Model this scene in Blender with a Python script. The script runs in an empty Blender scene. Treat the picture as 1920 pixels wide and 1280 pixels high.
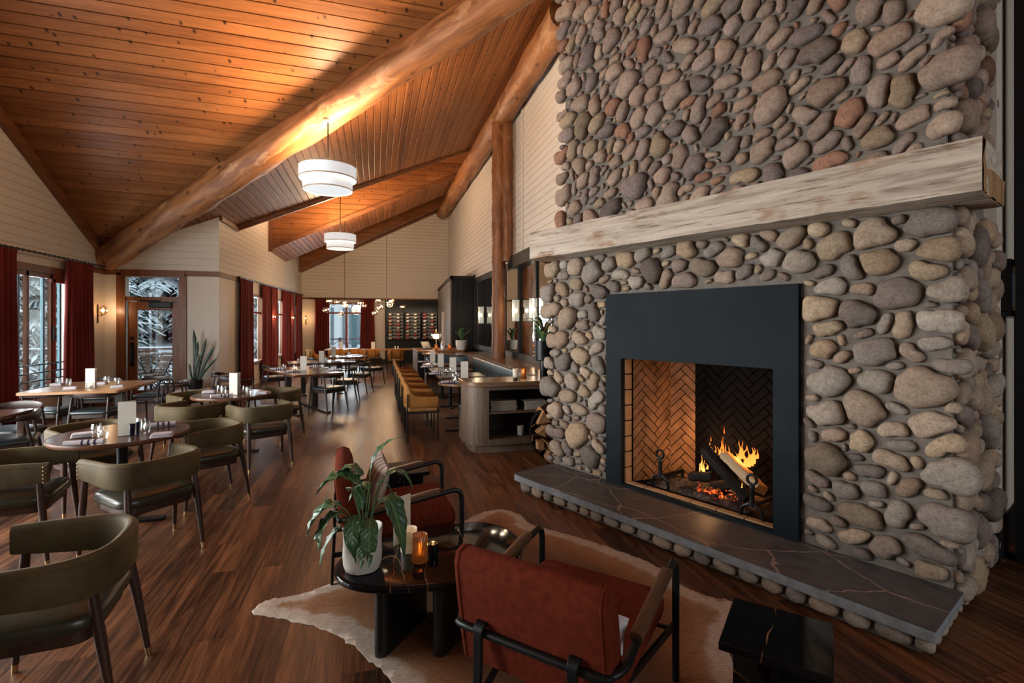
import bpy, bmesh, math, random
import numpy as np
from mathutils import Vector, Matrix, noise as mnoise

SC = bpy.context.scene
COL = SC.collection
PI = math.pi
rnd = random.Random(7)

# ------------------------------------------------------------------ camera
F_PX, EYE, HORIZON = 950.0, 1.65, 606.0          # focal length in pixels of a 1920 wide frame, eye height
YAW = math.radians(15.03)                        # camera looks 15 degrees to the right of the room's long axis
CY, SY = math.cos(YAW), math.sin(YAW)
cam_d = bpy.data.cameras.new('camera'); cam = bpy.data.objects.new('camera', cam_d); COL.objects.link(cam)
cam.location = (0, 0, EYE); cam.rotation_euler = (PI/2, 0, -YAW)
cam_d.sensor_width = 36; cam_d.lens = F_PX/1920*36; cam_d.shift_y = -(640-HORIZON)/1920
cam_d.clip_start = 0.05; cam_d.clip_end = 300
SC.camera = cam

# ------------------------------------------------------------------ world, daylight, exposure
SC.view_settings.view_transform = 'Standard'; SC.view_settings.look = 'None'
SC.view_settings.exposure = 1.2; SC.view_settings.gamma = 1.0; SC.view_settings.use_curve_mapping = False
SC.cycles.use_denoising = True
SC.cycles.max_bounces = 7; SC.cycles.diffuse_bounces = 3; SC.cycles.glossy_bounces = 3
SC.cycles.transparent_max_bounces = 12; SC.cycles.transmission_bounces = 4
SC.cycles.caustics_reflective = False; SC.cycles.caustics_refractive = False
SC.cycles.sample_clamp_indirect = 4.0
wd = bpy.data.worlds.new('overcast_sky'); SC.world = wd; wd.use_nodes = True
bgn = wd.node_tree.nodes['Background']; bgn.inputs[0].default_value = (0.80, 0.92, 1.0, 1); bgn.inputs[1].default_value = 1.3

def area(name, loc, target, sx, sy, power, color):
    d = bpy.data.lights.new(name, 'AREA'); d.shape = 'RECTANGLE'; d.size = sx; d.size_y = sy
    d.energy = power; d.color = color
    o = bpy.data.objects.new(name, d); COL.objects.link(o); o.location = loc
    o.rotation_euler = (Vector(target)-Vector(loc)).to_track_quat('-Z', 'Y').to_euler()
    return o
COOL = (0.80, 0.95, 1.0)
area('daylight_left_near', (-5.75, 4.6, 1.6), (0, 4.6, 1.5), 5.6, 2.3, 470, (1.0, 0.955, 0.885))      # the long left window beyond the frame
area('daylight_left_far', (-5.75, 10.2, 1.5), (0, 10.0, 1.0), 1.8, 2.1, 36, (.95, .98, 1.0))
area('rear_fill', (3.6, -3.75, 2.6), (2.6, 4.0, 2.2), 4.5, 2.6, 70, (0.95, 0.97, 1.0))     # fill lamp added behind the camera, before the solid rear wall
area('daylight_alcove', (-3.6, 17.0, 1.7), (0, 16.5, 0.9), 5.0, 1.6, 110, COOL)
area('daylight_end', (-1.2, 21.9, 1.6), (-0.8, 12, 1.0), 1.2, 1.5, 40, COOL)

def point(name, loc, power, color, r=0.05, parent=None):
    d = bpy.data.lights.new(name, 'POINT'); d.energy = power; d.color = color; d.shadow_soft_size = r
    o = bpy.data.objects.new(name, d); COL.objects.link(o); o.location = loc
    if parent: o.parent = parent
    return o

# sight-line helpers: a pixel of the 1920x1280 frame to a place in the room
def to_room(xc, d): return (xc*CY+d*SY, -xc*SY+d*CY)
def G(px, py, z=0.0):
    d = F_PX*(EYE-z)/(py-HORIZON); x, y = to_room((px-960)*d/F_PX, d); return Vector((x, y, z))
def atY(px, Y, py=None):
    t = (px-960)/F_PX; X = Y*(SY+t*CY)/(CY-t*SY); d = X*SY+Y*CY
    return X if py is None else Vector((X, Y, EYE+(HORIZON-py)*d/F_PX))
def atX(px, X, py=None):
    t = (px-960)/F_PX; Y = X*(CY-t*SY)/(SY+t*CY); d = X*SY+Y*CY
    return Y if py is None else Vector((X, Y, EYE+(HORIZON-py)*d/F_PX))
def CR(xc, d): x, y = to_room(xc, d); return (x, y)

# ------------------------------------------------------------------ materials
class NT:
    def __init__(s, name):
        s.m = bpy.data.materials.new(name); s.m.use_nodes = True; s.t = s.m.node_tree; s.t.nodes.clear()
        s.out = s.t.nodes.new('ShaderNodeOutputMaterial')
    def n(s, typ, **kw):
        nd = s.t.nodes.new(typ)
        ins = kw.pop('i', {})
        for k, v in kw.items(): setattr(nd, k, v)
        for k, v in ins.items(): s.set(nd, k, v)
        return nd
    def set(s, nd, k, v):
        if isinstance(v, tuple) and len(v) == 2 and hasattr(v[0], 'outputs'): s.t.links.new(v[0].outputs[v[1]], nd.inputs[k])
        elif hasattr(v, 'outputs'): s.t.links.new(v.outputs[0], nd.inputs[k])
        else:
            if isinstance(v, tuple) and len(v) == 3 and nd.inputs[k].type == 'RGBA': v = v+(1,)
            nd.inputs[k].default_value = v
    def co(s, kind='Object', scale=(1, 1, 1), rot=(0, 0, 0)):
        tc = s.n('ShaderNodeTexCoord')
        return s.n('ShaderNodeMapping', i={'Vector': (tc, kind), 'Scale': scale, 'Rotation': rot})
    def noise(s, vec, scale=5, detail=4, rough=.55, dist=0):
        return s.n('ShaderNodeTexNoise', i={'Vector': vec, 'Scale': scale, 'Detail': detail, 'Roughness': rough, 'Distortion': dist})
    def ramp(s, fac, stops):
        r = s.n('ShaderNodeValToRGB', i={'Fac': fac}); e = r.color_ramp.elements
        while len(e) < len(stops): e.new(.5)
        for q, (p, c) in zip(e, stops):
            q.position = p; q.color = c+(1,) if len(c) == 3 else c
        return r
    def mix(s, fac, a, b, mode='MIX'):
        nd = s.n('ShaderNodeMix', data_type='RGBA', blend_type=mode)
        s.set(nd, 0, fac); s.set(nd, 6, a); s.set(nd, 7, b)
        return (nd, 2)
    def math(s, op, a, b=0.0, c=None):
        nd = s.n('ShaderNodeMath', operation=op); s.set(nd, 0, a); s.set(nd, 1, b)
        if c is not None: s.set(nd, 2, c)
        return nd
    def bump(s, h, strength=.3, dist=.01):
        return s.n('ShaderNodeBump', i={'Height': h, 'Strength': strength, 'Distance': dist})
    def bsdf(s, color, rough=.5, metal=0.0, spec=.5, normal=None, **kw):
        b = s.n('ShaderNodeBsdfPrincipled', i={'Base Color': color, 'Roughness': rough, 'Metallic': metal, 'Specular IOR Level': spec})
        if normal is not None: s.set(b, 'Normal', normal)
        for k, v in kw.items(): s.set(b, k.replace('_', ' '), v)
        s.t.links.new(b.outputs[0], s.out.inputs[0]); return b

MATS = {}
def simple(name, col, rough=.5, metal=0, spec=.5, var=.12, nscale=8, bump=0, bscale=60, **kw):
    if name in MATS: return MATS[name]
    N = NT(name); v = N.co()
    nz = N.noise(v, nscale, 4)
    lo = tuple(max(0, c*(1-var)) for c in col); hi = tuple(min(1, c*(1+var)) for c in col)
    c = N.ramp(nz, [(.3, lo), (.7, hi)])
    nm = N.bump(N.noise(v, bscale, 3), bump, .004) if bump else None
    N.bsdf(c, rough, metal, spec, nm, **kw)
    MATS[name] = N.m; return N.m

def wood(name, dark, light, axis=1, scale=1.0, rough=.45, knots=False, spec=.4, bump=.15):
    """long grain along the chosen local axis"""
    if name in MATS: return MATS[name]
    N = NT(name); sc = [9*scale]*3; sc[axis] = .7*scale
    v = N.co('Object', tuple(sc))
    a = N.noise(v, 1.6, 6, .62, .6)
    g = N.noise(v, 9, 4, .6)
    f = N.math('ADD', N.math('MULTIPLY', (a, 0), .7), N.math('MULTIPLY', (g, 0), .3))
    c = N.ramp(f, [(.34, dark), (.62, light)])
    col = (c, 0)
    if knots:
        kv = [1.5]*3; kv[axis] = .9
        vo = N.n('ShaderNodeTexVoronoi', i={'Vector': N.co('Object', tuple(k*2.0 for k in kv)), 'Scale': 1.4, 'Randomness': 1.0})
        k = N.ramp((vo, 0), [(.02, (1, 1, 1)), (.07, (0, 0, 0))])
        col = N.mix((k, 0), (c, 0), tuple(x*.28 for x in dark))
    N.bsdf(col, rough, 0, spec, N.bump(f, bump, .004))
    MATS[name] = N.m; return N.m

def planked(name, dark, light, along, across_axes, pitch, rough=.35, tint=.35, spec=.45, knots=True):
    """boards: each board its own tint (by its place across), grain along, knots"""
    N = NT(name)
    tc = N.n('ShaderNodeTexCoord')
    dot = N.n('ShaderNodeVectorMath', operation='DOT_PRODUCT', i={0: (tc, 'Object'), 1: across_axes})
    idx = N.math('FLOOR', N.math('DIVIDE', (dot, 1), pitch))
    wn = N.n('ShaderNodeTexWhiteNoise', noise_dimensions='1D', i={'W': idx})
    sc = [7.0]*3; sc[along] = .55
    off = N.n('ShaderNodeVectorMath', operation='SCALE', i={0: (wn, 1), 'Scale': 40.0})
    v = N.n('ShaderNodeVectorMath', operation='ADD', i={0: N.n('ShaderNodeMapping', i={'Vector': (tc, 'Object'), 'Scale': tuple(sc)}), 1: off})
    a = N.noise(v, 1.5, 6, .6, .7); g = N.noise(v, 10, 3, .6)
    f = N.math('ADD', N.math('MULTIPLY', (a, 0), .65), N.math('MULTIPLY', (g, 0), .35))
    f2 = N.math('ADD', f, N.math('MULTIPLY', N.math('SUBTRACT', (wn, 0), .5), tint))
    c = N.ramp(f2, [(.28, dark), (.72, light)])
    col = (c, 0)
    if knots:
        kv = [4.2]*3; kv[along] = 6.5
        kn = N.n('ShaderNodeVectorMath', operation='ADD', i={0: N.n('ShaderNodeMapping', i={'Vector': (tc, 'Object'), 'Scale': tuple(kv)}), 1: off})
        vo = N.n('ShaderNodeTexVoronoi', i={'Vector': kn, 'Scale': 1.0, 'Randomness': 1.0})
        k = N.ramp((vo, 0), [(.08, (1, 1, 1)), (.19, (0, 0, 0))])
        col = N.mix((k, 0), (c, 0), tuple(x*.25 for x in dark))
    N.bsdf(col, rough, 0, spec, N.bump(f, .12, .003))
    return N.m

def floor_mat():
    N = NT('walnut_floor'); tc = N.n('ShaderNodeTexCoord')
    v = N.n('ShaderNodeMapping', i={'Vector': (tc, 'Object'), 'Rotation': (0, 0, PI/2)})
    br = N.n('ShaderNodeTexBrick', offset=.37, i={'Vector': v, 'Color1': (0, 0, 0), 'Color2': (1, 1, 1), 'Mortar': (.5, .5, .5),
             'Scale': 1.0, 'Mortar Size': .0012, 'Mortar Smooth': 0.0, 'Brick Width': 1.25, 'Row Height': .152})
    off = N.n('ShaderNodeVectorMath', operation='SCALE', i={0: (br, 0), 'Scale': 30.0})
    gv = N.n('ShaderNodeVectorMath', operation='ADD', i={0: N.n('ShaderNodeMapping', i={'Vector': (tc, 'Object'), 'Scale': (13, .9, 13)}), 1: off})
    a = N.noise(gv, 1.4, 8, .70, 1.1); g = N.noise(N.n('ShaderNodeMapping', i={'Vector': gv, 'Scale': (3.2, .8, 3)}), 3.2, 6, .75)
    f = N.math('ADD', N.math('MULTIPLY', (a, 0), .60), N.math('MULTIPLY', (g, 0), .40))
    sep = N.n('ShaderNodeSeparateColor', i={0: (br, 0)})
    f2 = N.math('ADD', f, N.math('MULTIPLY', N.math('SUBTRACT', (sep, 0), .5), .13))
    c = N.ramp(f2, [(.38, (.012, .004, .002)), (.47, (.060, .021, .0085)), (.545, (.128, .048, .018)), (.65, (.23, .097, .038))])
    col = N.mix((br, 1), (c, 0), (.012, .006, .004))
    rg = N.ramp(a, [(.3, (.30, .30, .30)), (.7, (.44, .44, .44))])
    hb = N.math('SUBTRACT', f, N.math('MULTIPLY', (br, 1), .6))
    N.bsdf(col, (rg, 0), 0, .38, N.bump(hb, .16, .003))
    return N.m

def stone_mat():
    N = NT('river_stone'); at = N.n('ShaderNodeAttribute', attribute_name='stone_color')
    v = N.co()
    n1 = N.noise(v, 9, 6, .65); n2 = N.noise(v, 70, 4, .7)
    c1 = N.mix(.6, (at, 0), N.ramp(n1, [(.3, (.55, .50, .47)), (.7, (1, .97, .92))]), 'MULTIPLY')
    n3 = N.noise(v, 26, 5, .7)
    c1 = N.mix(.5, c1, N.ramp(n3, [(.36, (.58, .52, .47)), (.58, (1, 1, 1))]), 'MULTIPLY')
    c2 = N.mix(.6, c1, N.ramp(n2, [(.35, (.45, .44, .43)), (.58, (1, 1, 1))]), 'MULTIPLY')
    h = N.math('ADD', N.math('MULTIPLY', (n1, 0), .6), N.math('MULTIPLY', (n2, 0), .4))
    N.bsdf(c2, .78, 0, .25, N.bump(h, .45, .010))
    return N.m

def slate_mat(name='slate', base=(.072, .067, .066), vein=(.34, .25, .2), scale=1.6):
    N = NT(name); v = N.co('Object', (1, 1.6, 1))
    dn = N.noise(v, 3, 3)
    vv = N.n('ShaderNodeVectorMath', operation='ADD', i={0: v, 1: N.n('ShaderNodeVectorMath', operation='SCALE', i={0: (dn, 1), 'Scale': .18})})
    vo = N.n('ShaderNodeTexVoronoi', feature='DISTANCE_TO_EDGE', i={'Vector': vv, 'Scale': scale})
    k = N.ramp((vo, 0), [(.004, (1, 1, 1)), (.014, (0, 0, 0))])
    n1 = N.noise(v, 6, 6, .65)
    c = N.ramp(n1, [(.3, tuple(b*.65 for b in base)), (.7, tuple(b*1.35 for b in base))])
    N.bsdf(N.mix(N.math('MULTIPLY', (k, 0), .8), (c, 0), vein), .42, 0, .5, N.bump(n1, .15, .006))
    return N.m

def marble_mat():
    N = NT('black_marble'); v = N.co('Object', (1, 1, 1))
    dn = N.noise(v, 4, 3)
    vv = N.n('ShaderNodeVectorMath', operation='ADD', i={0: N.n('ShaderNodeMapping', i={'Vector': v, 'Rotation': (0, 0, .9), 'Scale': (3.2, .45, 1)}),
              1: N.n('ShaderNodeVectorMath', operation='SCALE', i={0: (dn, 1), 'Scale': .22})})
    vo = N.n('ShaderNodeTexVoronoi', feature='DISTANCE_TO_EDGE', i={'Vector': vv, 'Scale': 1.0})
    k = N.ramp((vo, 0), [(.002, (1, 1, 1)), (.009, (0, 0, 0))])
    br = N.noise(v, 5, 2)
    k2 = N.math('MULTIPLY', (k, 0), N.ramp(br, [(.42, (0, 0, 0)), (.6, (1, 1, 1))]))
    N.bsdf(N.mix(k2, (.006, .006, .007), (.42, .25, .13)), .08, 0, .22)
    return N.m

def cowhide_mat():
    N = NT('cowhide'); at = N.n('ShaderNodeAttribute', attribute_name='edge')
    v = N.co(); n1 = N.noise(v, 3.0, 5, .6, .5); hair = N.noise(N.co('Object', (34, 150, 40), (0, 0, .6)), 1, 3, .7)
    f = N.math('ADD', (at, 2), N.math('MULTIPLY', N.math('SUBTRACT', (n1, 0), .5), .55))
    c = N.ramp(f, [(.22, (.50, .42, .35)), (.30, (.33, .19, .105)), (.55, (.27, .13, .062)), (.95, (.14, .072, .04))])
    c2 = N.mix(.55, (c, 0), N.ramp(hair, [(.36, (.45, .40, .36)), (.6, (1, 1, 1))]), 'MULTIPLY')
    N.bsdf(c2, .85, 0, .15, N.bump(hair, .5, .006))
    return N.m

def glass_mat(name, tint=(1, 1, 1), refl=.08, rough=0.0, edge=.35):
    N = NT(name)
    tr = N.n('ShaderNodeBsdfTransparent', i={'Color': tint}); gl = N.n('ShaderNodeBsdfGlossy', i={'Color': (1, 1, 1), 'Roughness': rough})
    lw = N.n('ShaderNodeLayerWeight', i={'Blend': .35})
    f = N.math('ADD', refl, N.math('MULTIPLY', (lw, 1), edge))
    mx = N.n('ShaderNodeMixShader', i={0: f, 1: tr, 2: gl})
    N.t.links.new(mx.outputs[0], N.out.inputs[0]); return N.m

def emit(name, col, strength, var=0):
    N = NT(name)
    e = N.n('ShaderNodeEmission', i={'Color': col, 'Strength': strength})
    N.t.links.new(e.outputs[0], N.out.inputs[0]); return N.m

def flame_mat():
    N = NT('fire_flame'); tc = N.n('ShaderNodeTexCoord')
    sep = N.n('ShaderNodeSeparateXYZ', i={0: (tc, 'Generated')})
    c = N.ramp((sep, 2), [(0, (1, .42, .10)), (.35, (1, .27, .04)), (1, (.75, .08, .008))])
    lw = N.n('ShaderNodeLayerWeight', i={'Blend': .45})
    e = N.n('ShaderNodeEmission', i={'Color': (c, 0), 'Strength': 1.1}); t = N.n('ShaderNodeBsdfTransparent')
    a = N.math('MULTIPLY', N.math('SUBTRACT', 1.0, (lw, 1)), N.noise(N.co('Object', (14, 14, 5)), 2, 3))
    a2 = N.ramp(a, [(.12, (0, 0, 0)), (.5, (1, 1, 1))])
    mx = N.n('ShaderNodeMixShader', i={0: (a2, 0), 1: t, 2: e}); N.t.links.new(mx.outputs[0], N.out.inputs[0]); return N.m

def stripe_mat():
    N = NT('striped_linen'); v = N.co()
    sep = N.n('ShaderNodeSeparateXYZ', i={0: v})
    w = N.math('FRACT', N.math('MULTIPLY', (sep, 0), 26.0)); band = N.math('GREATER_THAN', w, .62)
    env = N.math('LESS_THAN', N.math('ABSOLUTE', N.math('SUBTRACT', (sep, 0), .035)), .055)
    m = N.math('MULTIPLY', band, env)
    N.bsdf(N.mix(m, (.58, .55, .58), (.035, .04, .10)), .85, 0, .2, N.bump(N.noise(v, 300, 2), .2, .001))
    return N.m

def snow_tree_mat():
    N = NT('snowy_needles'); g = N.n('ShaderNodeNewGeometry'); sep = N.n('ShaderNodeSeparateXYZ', i={0: (g, 'Normal')})
    n1 = N.noise(N.co(), 7, 5, .7)
    f = N.math('ADD', (sep, 2), N.math('MULTIPLY', N.math('SUBTRACT', (n1, 0), .5), 1.6))
    c = N.ramp(f, [(.28, (.035, .06, .05)), (.5, (.62, .68, .70))])
    N.bsdf((c, 0), .9, 0, .1); return N.m

def shingle_mat(name, col, pitch):
    return simple(name, col, .8)
# ------------------------------------------------------------------ mesh builder
class MB:
    def __init__(s): s.v = []; s.f = []; s.c = None
    def add(s, vs, fs, M=None, col=None):
        b = len(s.v)
        if M is not None: vs = [M @ Vector(p) for p in vs]
        s.v += [tuple(p) for p in vs]; s.f += [tuple(i+b for i in f) for f in fs]
        if col is not None:
            if s.c is None: s.c = []
            s.c += [col]*len(vs)
        return s
    def box(s, x0, x1, y0, y1, z0, z1, M=None):
        vs = [(x0, y0, z0), (x1, y0, z0), (x1, y1, z0), (x0, y1, z0), (x0, y0, z1), (x1, y0, z1), (x1, y1, z1), (x0, y1, z1)]
        return s.add(vs, [(3, 2, 1, 0), (4, 5, 6, 7), (0, 1, 5, 4), (1, 2, 6, 5), (2, 3, 7, 6), (3, 0, 4, 7)], M)
    def bar(s, p, q, w, h, up=(0, 0, 1)):
        p, q, up = Vector(p), Vector(q), Vector(up); d = (q-p); L = d.length; d.normalize()
        sd = d.cross(up)
        if sd.length < 1e-4: sd = d.cross(Vector((1, 0, 0)))
        sd.normalize(); u = sd.cross(d)
        M = Matrix((sd, d, u)).transposed().to_4x4(); M.translation = p
        return s.box(-w/2, w/2, 0, L, -h/2, h/2, M)
    def loft(s, rings, cap=True, M=None, closed=True):
        n = len(rings[0]); vs = [p for r in rings for p in r]; fs = []
        for k in range(len(rings)-1):
            for i in range(n if closed else n-1):
                j = (i+1) % n; fs.append((k*n+i, k*n+j, (k+1)*n+j, (k+1)*n+i))
        if cap and closed: fs.append(tuple(range(n-1, -1, -1))); fs.append(tuple((len(rings)-1)*n+i for i in range(n)))
        return s.add(vs, fs, M)
    def lathe(s, prof, c=(0, 0, 0), n=24, M=None, cap=True):
        rings = [[(c[0]+r*math.cos(2*PI*i/n), c[1]+r*math.sin(2*PI*i/n), c[2]+z) for i in range(n)] for r, z in prof]
        return s.loft(rings, cap, M)
    def tube(s, path, r, n=8, cap=True, M=None, squash=None):
        P = [Vector(p) for p in path]; rs = r if isinstance(r, (list, tuple)) else [r]*len(P)
        T = []
        for i in range(len(P)):
            a = P[max(i-1, 0)]; b = P[min(i+1, len(P)-1)]; T.append((b-a).normalized())
        up = Vector((0, 0, 1)) if abs(T[0].z) < .9 else Vector((1, 0, 0))
        u = T[0].cross(up).normalized(); rings = []
        for i, p in enumerate(P):
            u = (u-T[i]*u.dot(T[i])).normalized(); w = T[i].cross(u)
            rings.append([p+(u*math.cos(2*PI*k/n)+w*math.sin(2*PI*k/n))*rs[i] for k in range(n)])
        return s.loft(rings, cap, M)
    def prism(s, poly, z0, z1, M=None, bev=0):
        if bev:
            ins = inset(poly, bev)
            return s.loft([[(x, y, z0) for x, y in ins], [(x, y, z0+bev) for x, y in poly], [(x, y, z1-bev) for x, y in poly], [(x, y, z1) for x, y in ins]], True, M)
        return s.loft([[(x, y, z0) for x, y in poly], [(x, y, z1) for x, y in poly]], True, M)
    def ball(s, c, rx, ry=None, rz=None, n=12, m=8, M=None):
        ry = ry or rx; rz = rz or rx
        rings = []
        for k in range(1, m):
            a = -PI/2+PI*k/m
            rings.append([(c[0]+rx*math.cos(a)*math.cos(2*PI*i/n), c[1]+ry*math.cos(a)*math.sin(2*PI*i/n), c[2]+rz*math.sin(a)) for i in range(n)])
        return s.loft(rings, True, M)
    def build(s, name, mat, parent=None, angle=38, bevel=0, seg=2, clip=None):
        me = bpy.data.meshes.new(name)
        if clip:
            bm = bmesh.new(); V = [bm.verts.new(p) for p in s.v]
            for f in s.f:
                try: bm.faces.new([V[i] for i in f])
                except ValueError: pass
            for co, no in clip:
                geom = bm.verts[:]+bm.edges[:]+bm.faces[:]
                bmesh.ops.bisect_plane(bm, geom=geom, plane_co=co, plane_no=no, clear_outer=True)
            bm.to_mesh(me); bm.free()
        else:
            me.from_pydata(s.v, [], s.f)
        me.update()
        if s.c is not None and not clip:
            at = me.color_attributes.new('stone_color', 'FLOAT_COLOR', 'POINT')
            at.data.foreach_set('color', np.array(s.c, dtype=np.float32).reshape(-1))
        if len(me.polygons):
            me.polygons.foreach_set('use_smooth', [True]*len(me.polygons))
            me.set_sharp_from_angle(angle=math.radians(angle))
        me.materials.append(mat)
        o = bpy.data.objects.new(name, me); COL.objects.link(o)
        if parent is not None: o.parent = parent
        if bevel:
            b = o.modifiers.new('bevel', 'BEVEL'); b.width = bevel; b.segments = seg; b.limit_method = 'ANGLE'; b.angle_limit = math.radians(40)
            b.harden_normals = False
        return o

def inset(poly, d):
    n = len(poly); out = []
    ar = sum(poly[i][0]*poly[(i+1) % n][1]-poly[(i+1) % n][0]*poly[i][1] for i in range(n)); sg = 1 if ar > 0 else -1
    for i in range(n):
        ax, ay = poly[i-1]; bx, by = poly[i]; cx, cy = poly[(i+1) % n]
        e1 = Vector((bx-ax, by-ay)).normalized(); e2 = Vector((cx-bx, cy-by)).normalized()
        n1 = Vector((-e1.y, e1.x)); n2 = Vector((-e2.y, e2.x)); m = n1+n2
        m = m/max(m.dot(n1), .3) if m.length > 1e-6 else n1
        out.append((bx+m.x*d*sg, by+m.y*d*sg))
    return out
def rrect(hw, hd, r, k=5, cx=0, cy=0):
    p = []
    for (sx, sy, a0) in ((1, 1, 0), (-1, 1, PI/2), (-1, -1, PI), (1, -1, 3*PI/2)):
        for i in range(k+1):
            a = a0+PI/2*i/k; p.append((cx+sx*(hw-r)+r*math.cos(a), cy+sy*(hd-r)+r*math.sin(a)))
    return p
def circle(r, n=40, cx=0, cy=0): return [(cx+r*math.cos(2*PI*i/n), cy+r*math.sin(2*PI*i/n)) for i in range(n)]
def smooth_poly(pts, k=6):
    out = []; n = len(pts)
    for i in range(n):
        p0, p1, p2, p3 = [Vector(pts[(i+j) % n]) for j in (-1, 0, 1, 2)]
        for q in range(k):
            t = q/k; out.append(tuple(.5*((2*p1)+(p2-p0)*t+(2*p0-5*p1+4*p2-p3)*t*t+(3*p1-p0-3*p2+p3)*t**3)))
    return out
def spline(pts, k=6):
    P = [Vector(p) for p in pts]; P = [2*P[0]-P[1]]+P+[2*P[-1]-P[-2]]; out = []
    for i in range(1, len(P)-2):
        p0, p1, p2, p3 = P[i-1:i+3]
        for q in range(k):
            t = q/k; out.append(.5*((2*p1)+(p2-p0)*t+(2*p0-5*p1+4*p2-p3)*t*t+(3*p1-p0-3*p2+p3)*t**3))
    out.append(P[-2]); return out

def band(path, zb, zt, th, rounded=.35):
    """upholstered band swept along a plan path; zb, zt are functions of 0..1 along it"""
    m = MB(); n = len(path); rings = []
    for i, p in enumerate(path):
        a = Vector(path[max(i-1, 0)]); b = Vector(path[min(i+1, n-1)]); t = (b-a).normalized(); nn = Vector((t.y, -t.x))
        f = i/(n-1); lo, hi = zb(f), zt(f); h = hi-lo; r = min(th*.5, h*.4)
        sec = [(.5, lo+r*.6), (.5, hi-r), (.38, hi-r*.35), (.14, hi), (-.14, hi), (-.38, hi-r*.35), (-.5, hi-r), (-.5, lo+r*.6), (-.36, lo), (.36, lo)]
        rings.append([(p[0]+nn.x*o*th, p[1]+nn.y*o*th, z) for o, z in sec])
    m.loft(rings); return m
def upath(hw, front, back, e=.72, k=18, ns=4, splay=0.0):
    p = []
    for i in range(ns): p.append((-hw-splay*(1-i/ns), front*(1-i/ns)))
    for i in range(k+1):
        t = PI*i/k; c, s_ = math.cos(t), abs(math.sin(t))
        p.append((-hw*math.copysign(abs(c)**e, c), -back*s_**e))
    for i in range(1, ns+1): p.append((hw+splay*i/ns, front*i/ns))
    return p
def cushion(poly, z0, z1, crown=.02, M=None):
    m = MB(); h = z1-z0; cx_ = sum(p[0] for p in poly)/len(poly); cy_ = sum(p[1] for p in poly)/len(poly); hm = max(p[0]-cx_ for p in poly)
    rings = []
    for d, z in ((.03, z0), (.008, z0+h*.12), (0, z0+h*.35), (0, z0+h*.65), (.01, z0+h*.86), (.035, z1), (.10, z1+crown*.7)):
        k = 1-d/hm; rings.append([(cx_+(x-cx_)*k, cy_+(y-cy_)*k, z) for x, y in poly])
    m.loft(rings, True, M); return m
def taper(m, p, q, r0, r1, n=10):
    m.tube([p, q], [r0, r1], n); return m

# ------------------------------------------------------------------ things, parts, setting
def T(name, label, cat, loc=(0, 0, 0), rz=0.0, group=None):
    o = bpy.data.objects.new(name, None); COL.objects.link(o); o.empty_display_size = .05
    o.location = loc; o.rotation_euler = (0, 0, rz); tag(o, label, cat, group); return o
def tag(o, label, cat, group=None, kind=None):
    if label: o['label'] = label
    if cat: o['category'] = cat
    if group: o['group'] = group
    if kind: o['kind'] = kind
    return o
def S(name, mb, mat, parent=None, **kw):
    o = mb.build(name, mat, parent, **kw)
    if parent is None: o['kind'] = 'structure'
    return o
def sroot(name):
    o = bpy.data.objects.new(name, None); COL.objects.link(o); o['kind'] = 'structure'; return o
def copytree(o, parent=None):
    c = o.copy(); COL.objects.link(c)
    if parent is not None: c.parent = parent
    for ch in list(o.children): copytree(ch, c)
    return c
USED = set()
def place(proto, x, y, rz, label, group=None, z=0.0):
    o = proto if proto.name not in USED else copytree(proto)
    USED.add(proto.name)
    o.location = (x, y, z); o.rotation_euler = (0, 0, rz); o['label'] = label
    if group: o['group'] = group
    return o
def facing(x, y, tx, ty): return math.atan2(-(tx-x), ty-y)
ORD = ['', 'first', 'second', 'third', 'fourth', 'fifth', 'sixth', 'seventh', 'eighth', 'ninth', 'tenth', 'eleventh', 'twelfth']

def grooved(p00, p10, p11, p01, n, depth, slot, normal):
    """boards across p00->p10, running p00->p01, with an open slot between neighbours (slot = share of a board)"""
    m = MB(); p00, p10, p11, p01, nn = [Vector(p) for p in (p00, p10, p11, p01, normal)]
    def at(s_, t): return (p00*(1-s_)+p10*s_)*(1-t)+(p01*(1-s_)+p11*s_)*t
    for k in range(n):
        s0, s1 = k/n, (k+1)/n; c = slot/n/2
        cols = [(s0, depth), (s0+c, depth), (s0+c, depth*.18), (s0+1.6*c, 0), (s1-1.6*c, 0), (s1-c, depth*.18), (s1-c, depth), (s1, depth)]
        vs = []
        for t in (0, 1):
            for s_, d in cols: vs.append(at(s_, t)+nn*d)
        m.add(vs, [(i, i+1, i+9, i+8) for i in range(7)])
    return m
def holed(axis, c0, c1, u0, u1, z0, z1, holes):
    """wall slab with rectangular openings; axis 'x' = wall across x between c0,c1 running along y"""
    us = sorted({u0, u1, *[h[0] for h in holes], *[h[1] for h in holes]}); zs = sorted({z0, z1, *[h[2] for h in holes], *[h[3] for h in holes]})
    m = MB()
    for a, b in zip(us, us[1:]):
        for c, d in zip(zs, zs[1:]):
            if any(h[0] <= a and b <= h[1] and h[2] <= c and d <= h[3] for h in holes): continue
            if axis == 'x': m.box(c0, c1, a, b, c, d)
            else: m.box(a, b, c0, c1, c, d)
    return m
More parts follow.
